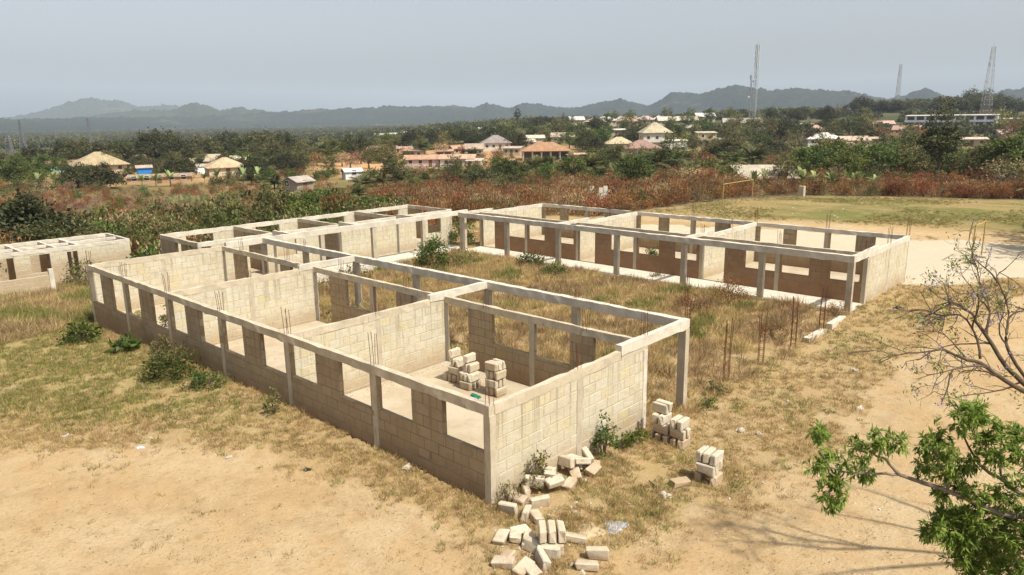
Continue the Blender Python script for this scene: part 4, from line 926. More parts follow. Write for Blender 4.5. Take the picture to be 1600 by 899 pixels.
def open_land0(x, y, d, px, G):
    return ~in_buildings(x, y, 1.4) & (G['field'] < .3) & (G['sand'] < .4) & (G['pale'] < .3) & (y > np.where(x < 7, 47.5, 35.0)) | ((x > 33) & (d > 70) & (G['field'] < .25) & (G['sand'] < .4) & (G['pale'] < .3) & (y <= 35) & (px < 2000) & (poly_sd(x, y, FIELD) < -1.5) & (d > np.interp(px, [700, 850, 1000, 1130, 1250, 1600, 1800], [55, 58, 72, 84, 88, 92, 95])))
def scrub(name, label, cat, n, x0, x1, d0, d1, protos, s0, s1, thr=.0, seed=0, weights=None, power=1.0):
    X, Y, px, d = sample_px(n, x0, x1, d0, d1, power); nn = fbm(X * .06, Y * .06, 90 + seed, 3)
    keep = open_land(X, Y, d, px) & (nn > thr) & (rng.random(len(X)) > .8 * ground_fields(X, Y)['earth']); X, Y = X[keep], Y[keep]; n = len(X)
    idx = rng.choice(len(protos), n, p=weights); scatter(name, label, cat, np.stack([X, Y, T(X, Y) - .05], 1), rng.uniform(s0, s1, n), idx, protos, .1); print(name, n)
scrub('scorched_scrub', 'belt of scorched rust brown bushes behind the school', 'scrub', 2100, 600, 1110, 52, 128, P_RUST + P_REED + P_GREEN[2:], .55, 1.5, 0, 1, [.33, .22, .2, .1, .1, .05], .9)
scrub('scorched_scrub', 'low rust brown scrub along the far side of the football pitch', 'scrub', 800, 1090, 1760, 84, 108, P_RUST + P_REED + P_GREEN[2:], .4, 1.25, 0, 2, [.36, .26, .18, .06, .08, .06])
scrub('green_scrub', 'dense green bushes crowding behind the back wing', 'scrub', 640, -100, 640, 48, 84, P_GREEN + P_RUST[2:] + P_REED + P_RUST[:1], .45, 1.9, .32, 3, [.34, .06, .20, .16, .07, .05, .12])
scrub('dry_scrub', 'brown and straw coloured low scrub on the burnt slope', 'scrub', 1000, -150, 660, 78, 165, P_RUST + P_REED + P_GREEN, .35, .95, .0, 4, [.28, .2, .22, .1, .08, .04, .02, .06])
scrub('green_scrub', 'mixed green undergrowth between the pitch and the town', 'scrub', 1300, 640, 1800, 105, 260, P_GREEN + P_RUST, .8, 1.9, .0, 5, [.24, .06, .30, .12, .08, .20])
scrub('green_scrub', 'mixed undergrowth around the village compounds', 'scrub', 1500, -200, 700, 160, 420, P_GREEN + P_RUST[1:], .8, 1.8, .40, 6, [.2, .15, .3, .15, .2])

# ---- trees
def tree_meshes(nm, H, rx, rz, trunk_h, nclump, per, leaf, lm, seed, bark=M_BARK, gaps=.0, lean=.0, tr=.28):
    g = np.random.default_rng(seed); zc = trunk_h + rz * .75
    u = rdir(nclump, g); rr = g.uniform(.45, 1.0, nclump) ** .55
    lob = 1 + .22 * np.sin(3 * np.arctan2(u[:, 1], u[:, 0]) + seed) + .18 * np.sin(5 * u[:, 2] + seed * 1.7) + g.normal(size=nclump) * .10
    cc = u * (rr * lob)[:, None] * np.array([rx, rx, rz]); cc[:, 2] = np.where(cc[:, 2] < 0, cc[:, 2] * .7, cc[:, 2]); cc += np.array([lean, 0, zc])
    P = []; Tn = []; ct = g.random(nclump)
    for i in range(nclump):
        k = int(per * g.uniform(.5, 1.5)); sp = rx * .16 * g.uniform(.7, 1.3); c = cc[i] + g.normal(size=(k, 3)) * sp * np.array([1, 1, .7])
        d = rdir(k, g) + u[i] * .5; nr = rdir(k, g) * .8 + u[i] * .5 + np.array([0, 0, .7])
        P.append(leaf_quads(c, d, nr, leaf * g.uniform(.6, 1.4, k), leaf * .55 * g.uniform(.7, 1.2, k))); Tn.append(np.clip(ct[i] * .65 + g.random(k) * .45 - .05, 0, 1))
    crown = quads_mesh(nm + '_crown', np.concatenate(P), np.concatenate(Tn), lm)
    mb = MB(); top = np.array([lean * .7, 0, trunk_h + rz * .5]); mb.tube([(0, 0, -.4), (lean * .2, .05, trunk_h * .5), (lean * .5, 0, trunk_h), top], [tr * 1.3, tr, tr * .85, tr * .4], 8)
    for i in g.choice(nclump, min(nclump, 11), replace=False):
        s = np.array([lean * .5, 0, trunk_h * g.uniform(.75, 1.1)]); e = cc[i]; mb.tube([s, s + (e - s) * .5 + (0, 0, .2), e], [tr * .5, tr * .3, tr * .1], 5, .5, False)
    return crown, mb.mesh(nm + '_trunk', bark, True)
TREES = {
 'mango': [tree_meshes('mango', 8, 4.6, 3.2, 1.6, 95, 62, .55, L_MANGO, 101), tree_meshes('mango', 7, 4.0, 2.9, 1.3, 85, 62, .55, L_MANGO, 102)],
 'green': [tree_meshes('green', 8, 3.2, 3.2, 2.2, 60, 40, .5, L_GREEN, 103), tree_meshes('green', 9, 2.8, 3.8, 2.4, 56, 36, .5, L_GREEN, 104)],
 'olive': [tree_meshes('olive', 8, 3.4, 3.0, 2.4, 52, 32, .5, L_OLIVE, 105), tree_meshes('olive', 9, 3.0, 3.6, 2.6, 44, 30, .5, L_OLIVE, 106)],
 'brown': [tree_meshes('brown', 7, 2.9, 2.6, 2.0, 40, 22, .42, L_DRYLEAF, 107, M_BARK_PALE), tree_meshes('brown', 6, 2.6, 2.2, 1.6, 40, 24, .42, L_RUST, 108)],
 'tall': [tree_meshes('tall', 13, 2.9, 5.4, 6.0, 74, 42, .5, L_MANGO, 109, lean=.5)],
 'bright': [tree_meshes('bright', 6, 2.6, 2.4, 1.4, 50, 40, .45, L_BRIGHT, 110)],
}
def palm_meshes(nm, trunk, nf, fl, seed, lm=L_PALM):
    g = np.random.default_rng(seed); P = []; Tn = []; mb = MB()
    mb.tube([(0, 0, -.4), (.08, .05, trunk * .5), (0, .1, trunk)], [.24, .2, .22], 7)
    for i in range(nf):
        a = 6.283 * i / nf * 2.4 + g.uniform(-.2, .2); el = g.uniform(.15, 1.45); L = fl * g.uniform(.75, 1.1); pts = []
        p = np.array([0, 0.1, trunk]); d = np.array([math.cos(a) * math.cos(el), math.sin(a) * math.cos(el), math.sin(el)])
        for k in range(9): pts.append(p.copy()); p = p + d * L / 8; d = d + np.array([0, 0, -.12]); d /= np.linalg.norm(d)
        pts = np.array(pts); mb.tube(pts, np.linspace(.035, .01, 9), 3, .5, False); t = g.random()
        for k in range(1, 9):
            for s in (-1, 1):
                for q in range(2):
                    c = pts[k - 1] + (pts[k] - pts[k - 1]) * (q * .5 + .2); dr = pts[k] - pts[k - 1]; dr /= np.linalg.norm(dr); sd = np.cross(dr, [0, 0, 1.0]); sd /= np.linalg.norm(sd) + 1e-6
                    dd = sd * s * .9 + dr * .7 + np.array([0, 0, -.35 + .3 * g.random()]); ll = fl * .36 * math.sin(math.pi * (.18 + .75 * k / 9))
                    P.append(leaf_quads(c[None], dd[None], np.cross(dd, dr)[None] + .01, ll, .20)); Tn.append(np.array([np.clip(t * .7 + g.random() * .4, 0, 1)]))
    return quads_mesh(nm + '_crown', np.concatenate(P), np.concatenate(Tn), lm), mb.mesh(nm + '_trunk', M_BARK, True)
TREES['palm'] = [palm_meshes('palm', 3.2, 24, 3.4, 121), palm_meshes('palm', 1.2, 20, 3.0, 122)]
def banana_meshes(nm, seed):
    g = np.random.default_rng(seed); mb = MB(); st = MB(); st.tube([(0, 0, -.2), (0, 0, 1.5)], [.13, .08], 7)
    for i in range(9):
        a = 6.283 * i / 9 + g.uniform(-.3, .3); el = g.uniform(.5, 1.4); p = np.array([0, 0, 1.4]); d = np.array([math.cos(a) * math.cos(el), math.sin(a) * math.cos(el), math.sin(el)]); V = []
        for k in range(6):
            s = np.cross(d, [0, 0, 1.0]); s /= np.linalg.norm(s) + 1e-6; w = .26 * math.sin(math.pi * (.12 + .8 * k / 5)); V += [p - s * w + (0, 0, .05), p + s * w + (0, 0, .05)]; p = p + d * .38; d = d + np.array([0, 0, -.24]); d /= np.linalg.norm(d)
        mb.add(V, [(2 * k, 2 * k + 1, 2 * k + 3, 2 * k + 2) for k in range(5)], g.random())
    return mb.mesh(nm + '_crown', L_BANANA), st.mesh(nm + '_trunk', L_BANANA)
TREES['banana'] = [banana_meshes('banana', 131), banana_meshes('banana', 132)]
def bare_meshes(nm, H, seed, mat=M_BARK_PALE):
    g = np.random.default_rng(seed); mb = MB(); tips = []
    def br(p, d, L, r, lv):
        pts = [p]; q = p
        for k in range(3): d = d + g.normal(size=3) * .16; d /= np.linalg.norm(d); q = q + d * L / 3; pts.append(q)
        mb.tube(pts, np.linspace(r, r * .55, 4), 5 if lv < 2 else 3, .5, False)
        if lv >= 4: tips.append(q); return
        for k in range(3 if lv else 4):
            nd = d + g.normal(size=3) * .55 + np.array([0, 0, .15]); nd /= np.linalg.norm(nd); br(pts[2] if k else q, nd, L * .72, r * .55, lv + 1)
    br(np.array([0, 0, -.3]), np.array([0, 0, 1.0]), H * .34, .2, 0)
    tp = np.array(tips); k = len(tp); q = leaf_quads(tp, rdir(k, g), rdir(k, g), .35, .16); return quads_mesh(nm + '_crown', q, g.random(k), L_DRYLEAF), mb.mesh(nm + '_trunk', mat)
TREES['bare'] = [bare_meshes('bare', 8, 141)]
TLAB = {'mango': ('mango_tree', 'round dense dark mango tree'), 'green': ('broadleaf_tree', 'leafy mid green broadleaf tree'), 'olive': ('olive_tree', 'loose olive green tree'), 'brown': ('dry_tree', 'tree with dry brown foliage'), 'tall': ('tall_tree', 'tall tree'), 'bright': ('bushy_tree', 'low bright green bushy tree'), 'palm': ('oil_palm', 'oil palm with arching fronds'), 'banana': ('banana_plant', 'pale green banana plant'), 'bare': ('bare_tree', 'leafless grey twiggy tree')}
def tree(kind, px, d, s, where, group=None, var=None, xy=None, sq=1.0):
    P = pd(px, d) if xy is None else xy; ms = TREES[kind]; cr, tr = ms[(var if var is not None else rnd.randrange(len(ms))) % len(ms)]
    nm, lab = TLAB[kind]; lab2 = lab + ' ' + where
    t = thing(nm, lab2, 'plant' if kind == 'banana' else ('palm' if kind == 'palm' else 'tree'), (P[0], P[1], tz(P[0], P[1])), rnd.uniform(0, 6.28), group or lab2, (s * rnd.uniform(.92, 1.08), s * rnd.uniform(.92, 1.08), s * sq * (.80 if kind == 'mango' else .9) * rnd.uniform(.9, 1.08)))
    link('crown', cr, t); link('trunk', tr, t); return t
# mango grove and trees of the left village
for px, d, s in [(-30, 262, .9), (40, 268, .95), (152, 262, 1.05), (175, 268, 1.1), (200, 282, 1.1), (232, 278, 1.15), (255, 285, 1.15), (275, 280, 1.0), (305, 288, 1.1), (330, 284, 1.0), (352, 290, 1.05), (378, 282, 1.1), (400, 278, 1.1), (418, 270, 1.0), (444, 286, .95), (120, 285, .9), (95, 290, .85), (-80, 270, 1)]: tree('mango', px, d, s * 1.22, 'in the grove behind the left hand village', None, None, None, 1.15)
for px, d, s in [(149, 172, .93), (108, 180, .72), (270, 195, .95), (225, 222, .75), (344, 214, .68), (408, 205, .95), (440, 200, .72), (388, 180, .7)]: tree('mango', px, d, s, 'standing among the village yards')
for px, d, s in [(20, 230, .9), (60, 226, .8), (-20, 215, .9), (10, 200, .7), (85, 232, .7), (45, 190, .6), (190, 190, .45)]: tree('green', px, d, s, 'beside the teal house')
for px, d, s in [(470, 260, .95), (520, 250, 1.0), (548, 262, 1.2), (565, 300, 1.0), (605, 290, 1.2), (640, 320, 1.2), (668, 330, 1.15), (700, 330, 1.2), (725, 345, 1.2), (590, 255, .7), (655, 290, .9), (690, 300, .8)]: tree(rnd.choice(['green', 'olive', 'mango', 'olive']), px, d, s, 'rising behind the earth walled compounds')
for px, d, s in [(490, 232, .9), (530, 225, .8), (460, 225, .75), (560, 236, .85), (630, 270, .7), (690, 262, .85), (722, 262, .8), (610, 236, .6)]: tree('brown', px, d, s, 'on the slope above the earth walled compounds')
for px, d, s in [(800, 335, 1.1), (830, 345, 1.1), (850, 320, 1.0), (875, 350, 1.2), (905, 330, 1.2), (915, 290, 1.25), (940, 300, 1.1), (925, 265, 1.0), (770, 340, 1.0), (745, 322, .9), (890, 300, .9), (1060, 330, 1.1), (1085, 310, 1.0), (1100, 350, 1.2), (1050, 365, 1.1), (1130, 330, 1.2)]: tree(rnd.choice(['olive', 'green', 'mango']), px, d, s, 'around the hillside houses')
for px, d, s in [(1085, 262, .8), (1110, 255, .85), (1145, 300, 1.1), (1165, 290, 1.0), (1200, 310, 1.25), (1222, 330, 1.3), (1190, 250, 1.0), (1250, 330, 1.2), (1270, 300, 1.0), (1305, 310, 1.1), (1290, 250, .85), (1320, 330, 1.4), (1342, 340, 1.4), (1360, 330, 1.2), (1240, 270, .9), (1215, 235, .9)]: tree(rnd.choice(['green', 'olive', 'olive', 'mango']), px, d, s, 'below the tall radio mast')
for px, d, s in [(1400, 300, 1.0), (1425, 290, 1.0), (1390, 260, .9), (1380, 330, 1.1), (1450, 330, 1.0), (1572, 330, 1.3), (1590, 320, 1.4), (1585, 280, 1.0), (1620, 300, 1.3), (1610, 400, 1.2)]: tree(rnd.choice(['olive', 'mango', 'brown']), px, d, s, 'near the long storeyed building')
for px, d, s in [(1345, 610, 1.7), (1365, 620, 1.8), (1388, 615, 1.7), (1410, 600, 1.7), (1432, 640, 2.0), (1455, 650, 2.3), (1478, 640, 2.1), (1500, 650, 2.4), (1522, 640, 2.4), (1545, 650, 2.4), (1562, 640, 2.1), (1580, 650, 1.7), (1600, 640, 1.6), (1470, 600, 1.7), (1510, 600, 1.8), (1540, 600, 1.8)]: tree('mango', px, d, s, 'on the wooded knoll below the lattice towers')
for px, d, s in [(1285, 126, .82), (1310, 131, .95), (1345, 128, .98), (1330, 118, .7), (1375, 132, .95), (1400, 128, .82), (1262, 122, .75), (1235, 118, .6), (1420, 138, .9), (1445, 128, .8), (1500, 126, .72), (1530, 122, .72), (1560, 120, .85), (1590, 118, 1.0), (1620, 122, 1.1), (1655, 118, 1.0), (1590, 135, 1.1)]: tree(rnd.choice(['green', 'green', 'olive']), px, d, s, 'in the belt of trees behind the pitch')
tree('tall', 1478, 122, .86, 'rising high above the belt of trees behind the pitch', 'the tallest tree', 0)
for px, d, s in [(1415, 118, .45), (1360, 112, .4), (1300, 108, .4), (1592, 108, .7), (1570, 110, .55)]: tree('bright', px, d, s, 'beside the far edge of the pitch')
for px, d, s in [(1500, 108, .55), (1545, 106, .7), (1580, 104, .75), (1455, 110, .5), (1110, 104, .55), (1090, 108, .6), (1060, 112, .6)]: tree('brown', px, d, s, 'at the far edge of the pitch')
for px, d, s in [(700, 150, .55), (720, 120, .72), (745, 122, .72), (772, 124, .6), (800, 118, .5), (760, 150, .5)]: tree('mango', px, d, s * .9, 'dark amid the scorched bushes')
for px, d, s in [(808, 152, 1.05), (835, 148, .95), (855, 155, 1.0), (880, 150, .95), (900, 158, 1.1), (925, 150, 1.0), (945, 155, 1.05), (965, 148, 1.1), (985, 155, 1.1), (1005, 150, 1.15), (1030, 146, 1.15), (1050, 152, 1.2), (1075, 150, 1.1), (1095, 145, 1.0), (1120, 148, 1.0), (1150, 160, 1.1), (1180, 165, 1.2), (1215, 160, 1.1), (1240, 165, 1.2), (1265, 150, 1.1), (1350, 150, 1.0), (1395, 155, 1.0), (1130, 175, 1.1), (838, 135, .8), (790, 160, .8)]: tree('palm', px, d, s, 'in the palm row below the hillside houses')
for px, d, s in [(268, 82, 1.0), (295, 84, 1.1), (318, 80, 1.05), (338, 84, 1.0), (280, 76, .9), (430, 88, 1.0), (465, 84, 1.0), (490, 90, 1.1), (360, 78, .9), (530, 86, 1.0), (400, 105, .7), (512, 104, .9), (545, 112, .9), (372, 118, .7), (560, 140, .9), (590, 145, .9), (620, 150, .9), (665, 140, .9), (690, 160, .8), (738, 170, 1.0), (640, 165, .8), (420, 150, .9), (455, 145, .9), (385, 165, .9)]: tree('palm', px, d, s, 'in the valley scrub behind the back wing', None, 1)
for px, d, s in [(500, 262, 1.3), (515, 268, 1.2), (660, 262, 1.2), (737, 225, 1.0), (240, 300, 1.6)]: tree('palm', px, d, s, 'standing tall near the earth walled compounds', None, 0)
for px, d, s in [(1185, 100, .9), (1262, 100, 1.1), (1310, 101, 1.0), (1335, 101, 1.1), (1350, 102, .9), (1280, 104, .9), (1200, 104, .9), (1378, 104, .8)]: tree('banana', px, d, s, 'growing behind the scrub of the pitch edge')
for px, d, s in [(210, 176, 1.1), (232, 172, 1.1), (255, 170, 1.2), (330, 168, 1.2), (350, 165, 1.1), (372, 170, 1.2), (395, 172, 1.1), (310, 172, 1.0), (45, 185, 1.2), (70, 188, 1.2)]: tree('banana', px, d, s, 'growing below the village yards')
for px, d, s in [(12, 72, .78), (-40, 70, .85), (30, 66, .55)]: tree('mango', px, d, s, 'dark beside the small roofless building')
for px, d, s in [(150, 70, .55), (120, 74, .5), (175, 66, .45), (215, 72, .5), (470, 68, .6), (500, 72, .6), (525, 70, .55), (450, 66, .5), (560, 70, .5), (595, 68, .5), (100, 68, .4)]: tree('bright', px, d, s, 'in the thicket behind the back wing')
for px, d, s in [(410, 66, .55), (425, 68, .5), (350, 70, .45), (240, 64, .4)]: tree('olive', px, d, s, 'pale leaved in the thicket behind the back wing')
for px, d, s in [(1440, 250, 1.0), (1350, 260, 1.0), (1010, 430, 1.2), (1085, 450, 1.3), (1240, 262, .9)]: tree('bare', px, d, s, 'standing among the houses')
for px, d, s in [(808, 640, .95), (880, 560, .62)]: tree('tall', px, d, s, 'on the skyline behind the houses')
for px, d, s in [(950, 430, 1.1), (985, 470, 1.2), (1005, 410, 1.0), (1040, 480, 1.3), (1075, 430, 1.1), (1110, 470, 1.3), (1140, 480, 1.2), (960, 500, 1.2), (1290, 470, 1.4), (1245, 500, 1.3), (1205, 470, 1.2), (1160, 430, 1.0)]: tree(rnd.choice(['mango', 'green', 'olive']), px, d, s, 'on the crest of the town')

# trees filling the ground between the houses
def fill_trees(n, x0, x1, d0, d1, s0, s1, kinds, where):
    X, Y, px, d = sample_px(n, x0, x1, d0, d1)
    for x, y, p_, dd in zip(X, Y, px, d):
        if any(abs(p_ - hp) < hw + 5 and hd - 45 < dd < hd + 8 for hp, hd, hw in CLEAR): continue
        if 1492 < p_ < 1560 and 140 < dd < 440: continue
        k = rnd.choice(kinds); tree(k, p_, dd, rnd.uniform(s0, s1), where, None, None, (x, y))
fill_trees(34, -60, 460, 195, 300, .5, .95, ['mango', 'olive', 'green', 'palm'], 'scattered through the village lanes')
fill_trees(34, 440, 800, 190, 380, .6, 1.1, ['olive', 'brown', 'brown', 'mango', 'palm', 'olive'], 'on the slope of red earth compounds')
fill_trees(44, 780, 1180, 165, 330, .6, 1.1, ['olive', 'green', 'palm', 'mango', 'brown'], 'between the hipped roof houses')
fill_trees(60, 1120, 1680, 160, 420, .75, 1.35, ['olive', 'green', 'mango', 'palm', 'brown', 'bare'], 'on the wooded slope below the masts')
fill_trees(34, 620, 1120, 112, 165, .45, .9, ['palm', 'green', 'olive', 'palm', 'brown'], 'rising out of the scorched scrub')
fill_trees(30, 840, 1240, 330, 520, .8, 1.2, ['mango', 'green', 'olive'], 'among the crest houses')

for px, d, sc in [(872, 92, 1.5), (885, 95, 1.7), (898, 93, 1.6), (912, 96, 1.3), (860, 98, 1.2), (985, 93, 1.1)]:
    P = pd(px, d); o = link('reed_clump', S_REED[0], None, (P[0], P[1], tz(P[0], P[1])), rnd.uniform(0, 6)); o.scale = (sc * 1.3, sc * 1.3, sc); tag(o, 'pale straw reed clump standing out of the scorched scrub beside the ruined wall', 'reeds', 'pale reed clumps')
# distant woods
FARP = []
for i, (lm, k) in enumerate([(L_FOREST, 0), (L_FOREST, 1), (L_OLIVE, 2)]):
    m, _ = shrub_mesh('woodland_crown', 5.5, 5.5, 40, 10, 1.7, lm, 200 + i, aspect=.7); FARP.append(proto(m))
def woods(label, n, x0, x1, d0, d1, s0, s1, power, thr=.3):
    X, Y, px, d = sample_px(n, x0, x1, d0, d1, power); k = fbm(X * .008, Y * .008, 61, 3) > thr; X, Y, d = X[k], Y[k], d[k]; n = len(X)
    scatter('woodland', label, 'woods', np.stack([X, Y, T(X, Y) - .4], 1), rng.uniform(s0, s1, n), rng.integers(0, 3, n), FARP, .05)
woods('hazy woodland covering the plain below the hills', 9000, -500, 900, 620, 3600, .55, 1.0, 1.2)
woods('far woodland between the town crest and the ridge', 5200, 700, 2200, 620, 2600, .5, .95, 1.2)
woods('scattered trees filling the slope between the houses', 420, 500, 1750, 300, 560, .4, .8, 1.0, .42)

# ================================================================== HOUSES
def face_cam(P, off=0.0):
    """rotation so that the local -y side looks towards the school, turned by off"""
    d = CAM[:2] - np.array(P[:2]); return math.atan2(d[1], d[0]) + math.pi / 2 + off
def house(name, label, px, d, w, dp, h, roof, rcol, wcol, off=0.0, rh=2.2, over=.6, wins=3, door=True, dz=0.0, storeys=1, porch=0, cat='house', open_front=False):
    P = pd(px, d); z = tz(P[0], P[1]) + dz
    t = thing(name, label, cat, (P[0], P[1], z), face_cam(P, off)); wm = paint(wcol); rm = roofm(rcol)
    H = h * storeys; mb = MB(); inset = porch if porch else 0
    mb.box(-w / 2, w / 2, -dp / 2 + inset, dp / 2, -2.5, H); mb.build('wall', wm, t)
    if storeys > 1:
        for k in range(1, storeys):
            MB().box(-w / 2 - .15, w / 2 + .15, -dp / 2 - .9, dp / 2 + .05, h * k - .12, h * k + .12).build('balcony', wm, t)
            MB().box(-w / 2 - .14, w / 2 + .14, -dp / 2 - .88, -dp / 2 - .78, h * k + .12, h * k + .9).build('balustrade', wm, t)
    W2_, D2 = w / 2 + over, dp / 2 + over; rb = MB()
    if roof == 'hip':
        r = max(w - dp, .6) / 2 if w > dp else .3; q = [(-W2_, -D2, H), (W2_, -D2, H), (W2_, D2, H), (-W2_, D2, H), (-r, 0, H + rh), (r, 0, H + rh)]
        low = [(x, y, zz - .16) for x, y, zz in q[:4]]
        rb.add(q + low, [(0, 1, 5, 4), (1, 2, 5), (2, 3, 4, 5), (3, 0, 4), (0, 6, 7, 1), (1, 7, 8, 2), (2, 8, 9, 3), (3, 9, 6, 0), (9, 8, 7, 6)])
    elif roof == 'gable':
        q = [(-W2_, -D2, H - .05), (W2_, -D2, H - .05), (W2_, D2, H - .05), (-W2_, D2, H - .05), (-W2_, 0, H + rh), (W2_, 0, H + rh)]; low = [(x, y, zz - .1) for x, y, zz in q]
        rb.add(q + low, [(0, 1, 5, 4), (2, 3, 4, 5), (6, 10, 11, 7), (8, 11, 10, 9), (0, 6, 7, 1), (2, 8, 9, 3), (0, 4, 10, 6), (4, 3, 9, 10), (1, 7, 11, 5), (5, 11, 8, 2)])
        MB().add([(-w / 2, -dp / 2 + inset, H), (-w / 2, dp / 2, H), (-w / 2, 0, H + rh - .15), (w / 2, -dp / 2 + inset, H), (w / 2, dp / 2, H), (w / 2, 0, H + rh - .15)], [(0, 2, 1), (3, 4, 5), (0, 1, 4, 3)]).build('gable', wm, t)
    else:       # lean-to sheet
        q = [(-W2_, -D2, H), (W2_, -D2, H), (W2_, D2, H + rh), (-W2_, D2, H + rh)]; low = [(x, y, zz - .12) for x, y, zz in q]
        rb.add(q + low, [(0, 1, 2, 3), (7, 6, 5, 4), (0, 4, 5, 1), (1, 5, 6, 2), (2, 6, 7, 3), (3, 7, 4, 0)])
        MB().box(-w / 2, w / 2, dp / 2 - .2, dp / 2 - .02, H + .002, H + rh * .8).build('wall', wm, t)
    rb.build('roof', rm, t)
    yf = -dp / 2 + inset
    fr = paint((.62, .58, .50), 'frame_paint')
    for k in range(storeys):
        nw = wins + (1 if door and k == 0 else 0); step = w / (nw + .2)
        for i in range(nw):
            x = -w / 2 + step * (i + .6)
            if door and k == 0 and i == nw // 2: MB().box(x - .5, x + .5, yf - .04, yf + .1, 0, 2.1).build('door', paint((.16, .10, .06), 'door_paint'), t); continue
            if open_front: MB().box(x - step * .38, x + step * .38, yf - .03, yf + .1, h * k + .1, h * k + h - .4).build('window', M_DARKGLASS, t); continue  # open front: a dark panel stands in for the shade inside the opening
            wo_ = MB(); wo_.box(x - .62, x + .62, yf - .06, yf + .05, h * k + .95, h * k + 2.15); wd = wo_.build('window', fr, t)
            MB().box(x - .5, x + .5, yf - .085, yf - .05, h * k + 1.07, h * k + 2.03).build('pane', M_DARKGLASS, wd)
        for sx in (-1, 1):
            x = sx * w / 2; wo_ = MB(); wo_.box(x - .05, x + .05, .1, 1.3, h * k + .95, h * k + 2.15); wd = wo_.build('window', fr, t); MB().box(x - .075, x + .075, .22, 1.18, h * k + 1.07, h * k + 2.03).build('pane', M_DARKGLASS, wd)
    if porch:
        n = max(3, int(w / 3)); 
        for i in range(n + 1):
            x = -w / 2 + .15 + (w - .3) * i / n; MB().box(x - .14, x + .14, -dp / 2, -dp / 2 + .28, -1.5, H).build('pillar', paint((.62, .57, .48)), t)
        MB().box(-w / 2, w / 2, -dp / 2, yf, -1.5, .05).build('porch_floor', wm, t)
    return t
TAN, RUSTR, GREYR, PINKR, ORNG, CREAMR = (.36, .29, .175), (.30, .17, .11), (.25, .215, .20), (.29, .185, .145), (.345, .20, .11), (.40, .35, .235)
CW, WW, MUD, PINKW, TEAL, BLUE = (.45, .385, .28), (.55, .53, .49), (.42, .27, .16), (.50, .40, .36), (.22, .38, .33), (.03, .20, .55)
house('house', 'large house under a broad tan pyramid roof in the left hand village', 146, 238, 12.5, 11, 2.4, 'hip', TAN, CW, .1, 3.4, .9, 3)
house('house', 'long low teal painted house with a rusty sheet roof', 95, 248, 10, 6, 2.5, 'gable', RUSTR, TEAL, .1, .9, .5, 3)
house('house', 'small orange roofed house half hidden by the mango grove', 207, 268, 4.5, 4, 2.4, 'gable', (.46, .26, .17), (.52, .40, .29), .3, 1.1, .4, 1)
house('shed', 'small bright blue painted hut in the village yard', 216, 215, 3.4, 3.0, 1.8, 'gable', (.40, .32, .27), BLUE, .05, .6, .35, 0, False, .3, 1, 0, 'shed')
house('house', 'long mud walled row house with rusty low roof', 240, 184, 13, 5, 1.75, 'lean', (.33, .24, .16), MUD, -.1, .4, .4, 4, True, -.3)
house('shed', 'little white shed beside the tan pyramid roofed cottage', 307, 214, 3.1, 3, 1.9, 'gable', (.4, .35, .3), (.72, .73, .74), .3, .6, .2, 0, False, 0, 1, 0, 'shed')
house('house', 'tan pyramid roofed cottage beside a little white shed', 345, 202, 9, 8, 2.2, 'hip', (.45, .35, .22), (.50, .42, .31), .15, 2.3, .6, 2)
house('house', 'white walled house with pale sheet roof behind the pyramid roofed cottage', 366, 240, 7.5, 6, 2.4, 'gable', (.55, .48, .36), WW, .5, 1.2, .4, 2)
house('house', 'low grey compound house between mango trees', 318, 236, 9, 6, 2.3, 'lean', (.40, .32, .24), (.46, .40, .33), .2, .8, .4, 3)
house('house', 'pale sheet roofed house at the edge of the mango grove', 320, 256, 7, 6, 2.4, 'gable', CREAMR, CW, -.3, 1.2, .4, 2)
house('shed', 'grey tin roofed shack in the scrub of the valley', 458, 142, 4.2, 3.5, 1.9, 'gable', (.36, .32, .28), (.28, .24, .20), .8, .9, .4, 0, True, 0, 1, 0, 'shed')
house('shed', 'small white shack among green bushes in the valley', 545, 172, 4.0, 3.0, 1.8, 'gable', (.6, .6, .58), (.66, .66, .64), .3, .7, .3, 1, False, 0, 1, 0, 'shed')
house('house', 'low long house under the red earth cutting', 462, 248, 11, 5, 1.9, 'lean', (.40, .22, .13), (.38, .24, .15), 0, .5, .4, 3)
house('house', 'pink washed half of the long compound house', 664, 216, 12, 6, 2.3, 'gable', (.42, .26, .17), (.50, .42, .40), -.12, 1.1, .5, 3)
house('house', 'white washed half of the long compound house with a dark window', 714, 212, 9.5, 6, 2.5, 'gable', (.46, .32, .22), (.56, .52, .45), -.15, 1.1, .5, 2)
house('house', 'small flat sheet roofed annex at the end of the long compound house', 740, 208, 4.0, 4, 2.0, 'lean', (.50, .42, .34), (.46, .40, .33), -.2, .5, .3, 1)
house('house', 'long low house with a pink sheet roof on the upper slope', 624, 292, 9, 5, 2.3, 'lean', (.50, .33, .26), (.46, .28, .18), 0, .6, .4, 3)
house('house', 'open fronted mud house with dark doorways', 692, 262, 6, 4, 2.1, 'lean', (.42, .28, .19), MUD, 0, .5, .4, 2, False, 0, 1, 0, 'house', True)
house('house', 'rust roofed house above the open fronted mud house', 717, 272, 6.5, 5, 2.3, 'gable', (.45, .28, .19), (.42, .30, .20), .35, 1.2, .5, 2)
house('house', 'white house under a steep grey hipped roof', 774, 302, 11, 9, 2.8, 'hip', GREYR, WW, .1, 3.0, .7, 3)
house('house', 'low house with pale roofs beside the grey hipped house', 815, 306, 10, 6, 2.5, 'gable', (.50, .43, .34), CW, .2, 1.2, .5, 3)
house('house', 'pale sheet roofed house above the orange roofed one', 836, 312, 7, 6, 3.6, 'gable', (.55, .48, .38), CW, .1, 1.2, .5, 2)
house('house', 'new house with orange roof and white pillars framing dark openings', 852, 240, 15, 10, 3.0, 'hip', ORNG, (.40, .30, .22), .06, 2.6, .7, 5, False, 0, 1, 1.5, 'house', True)
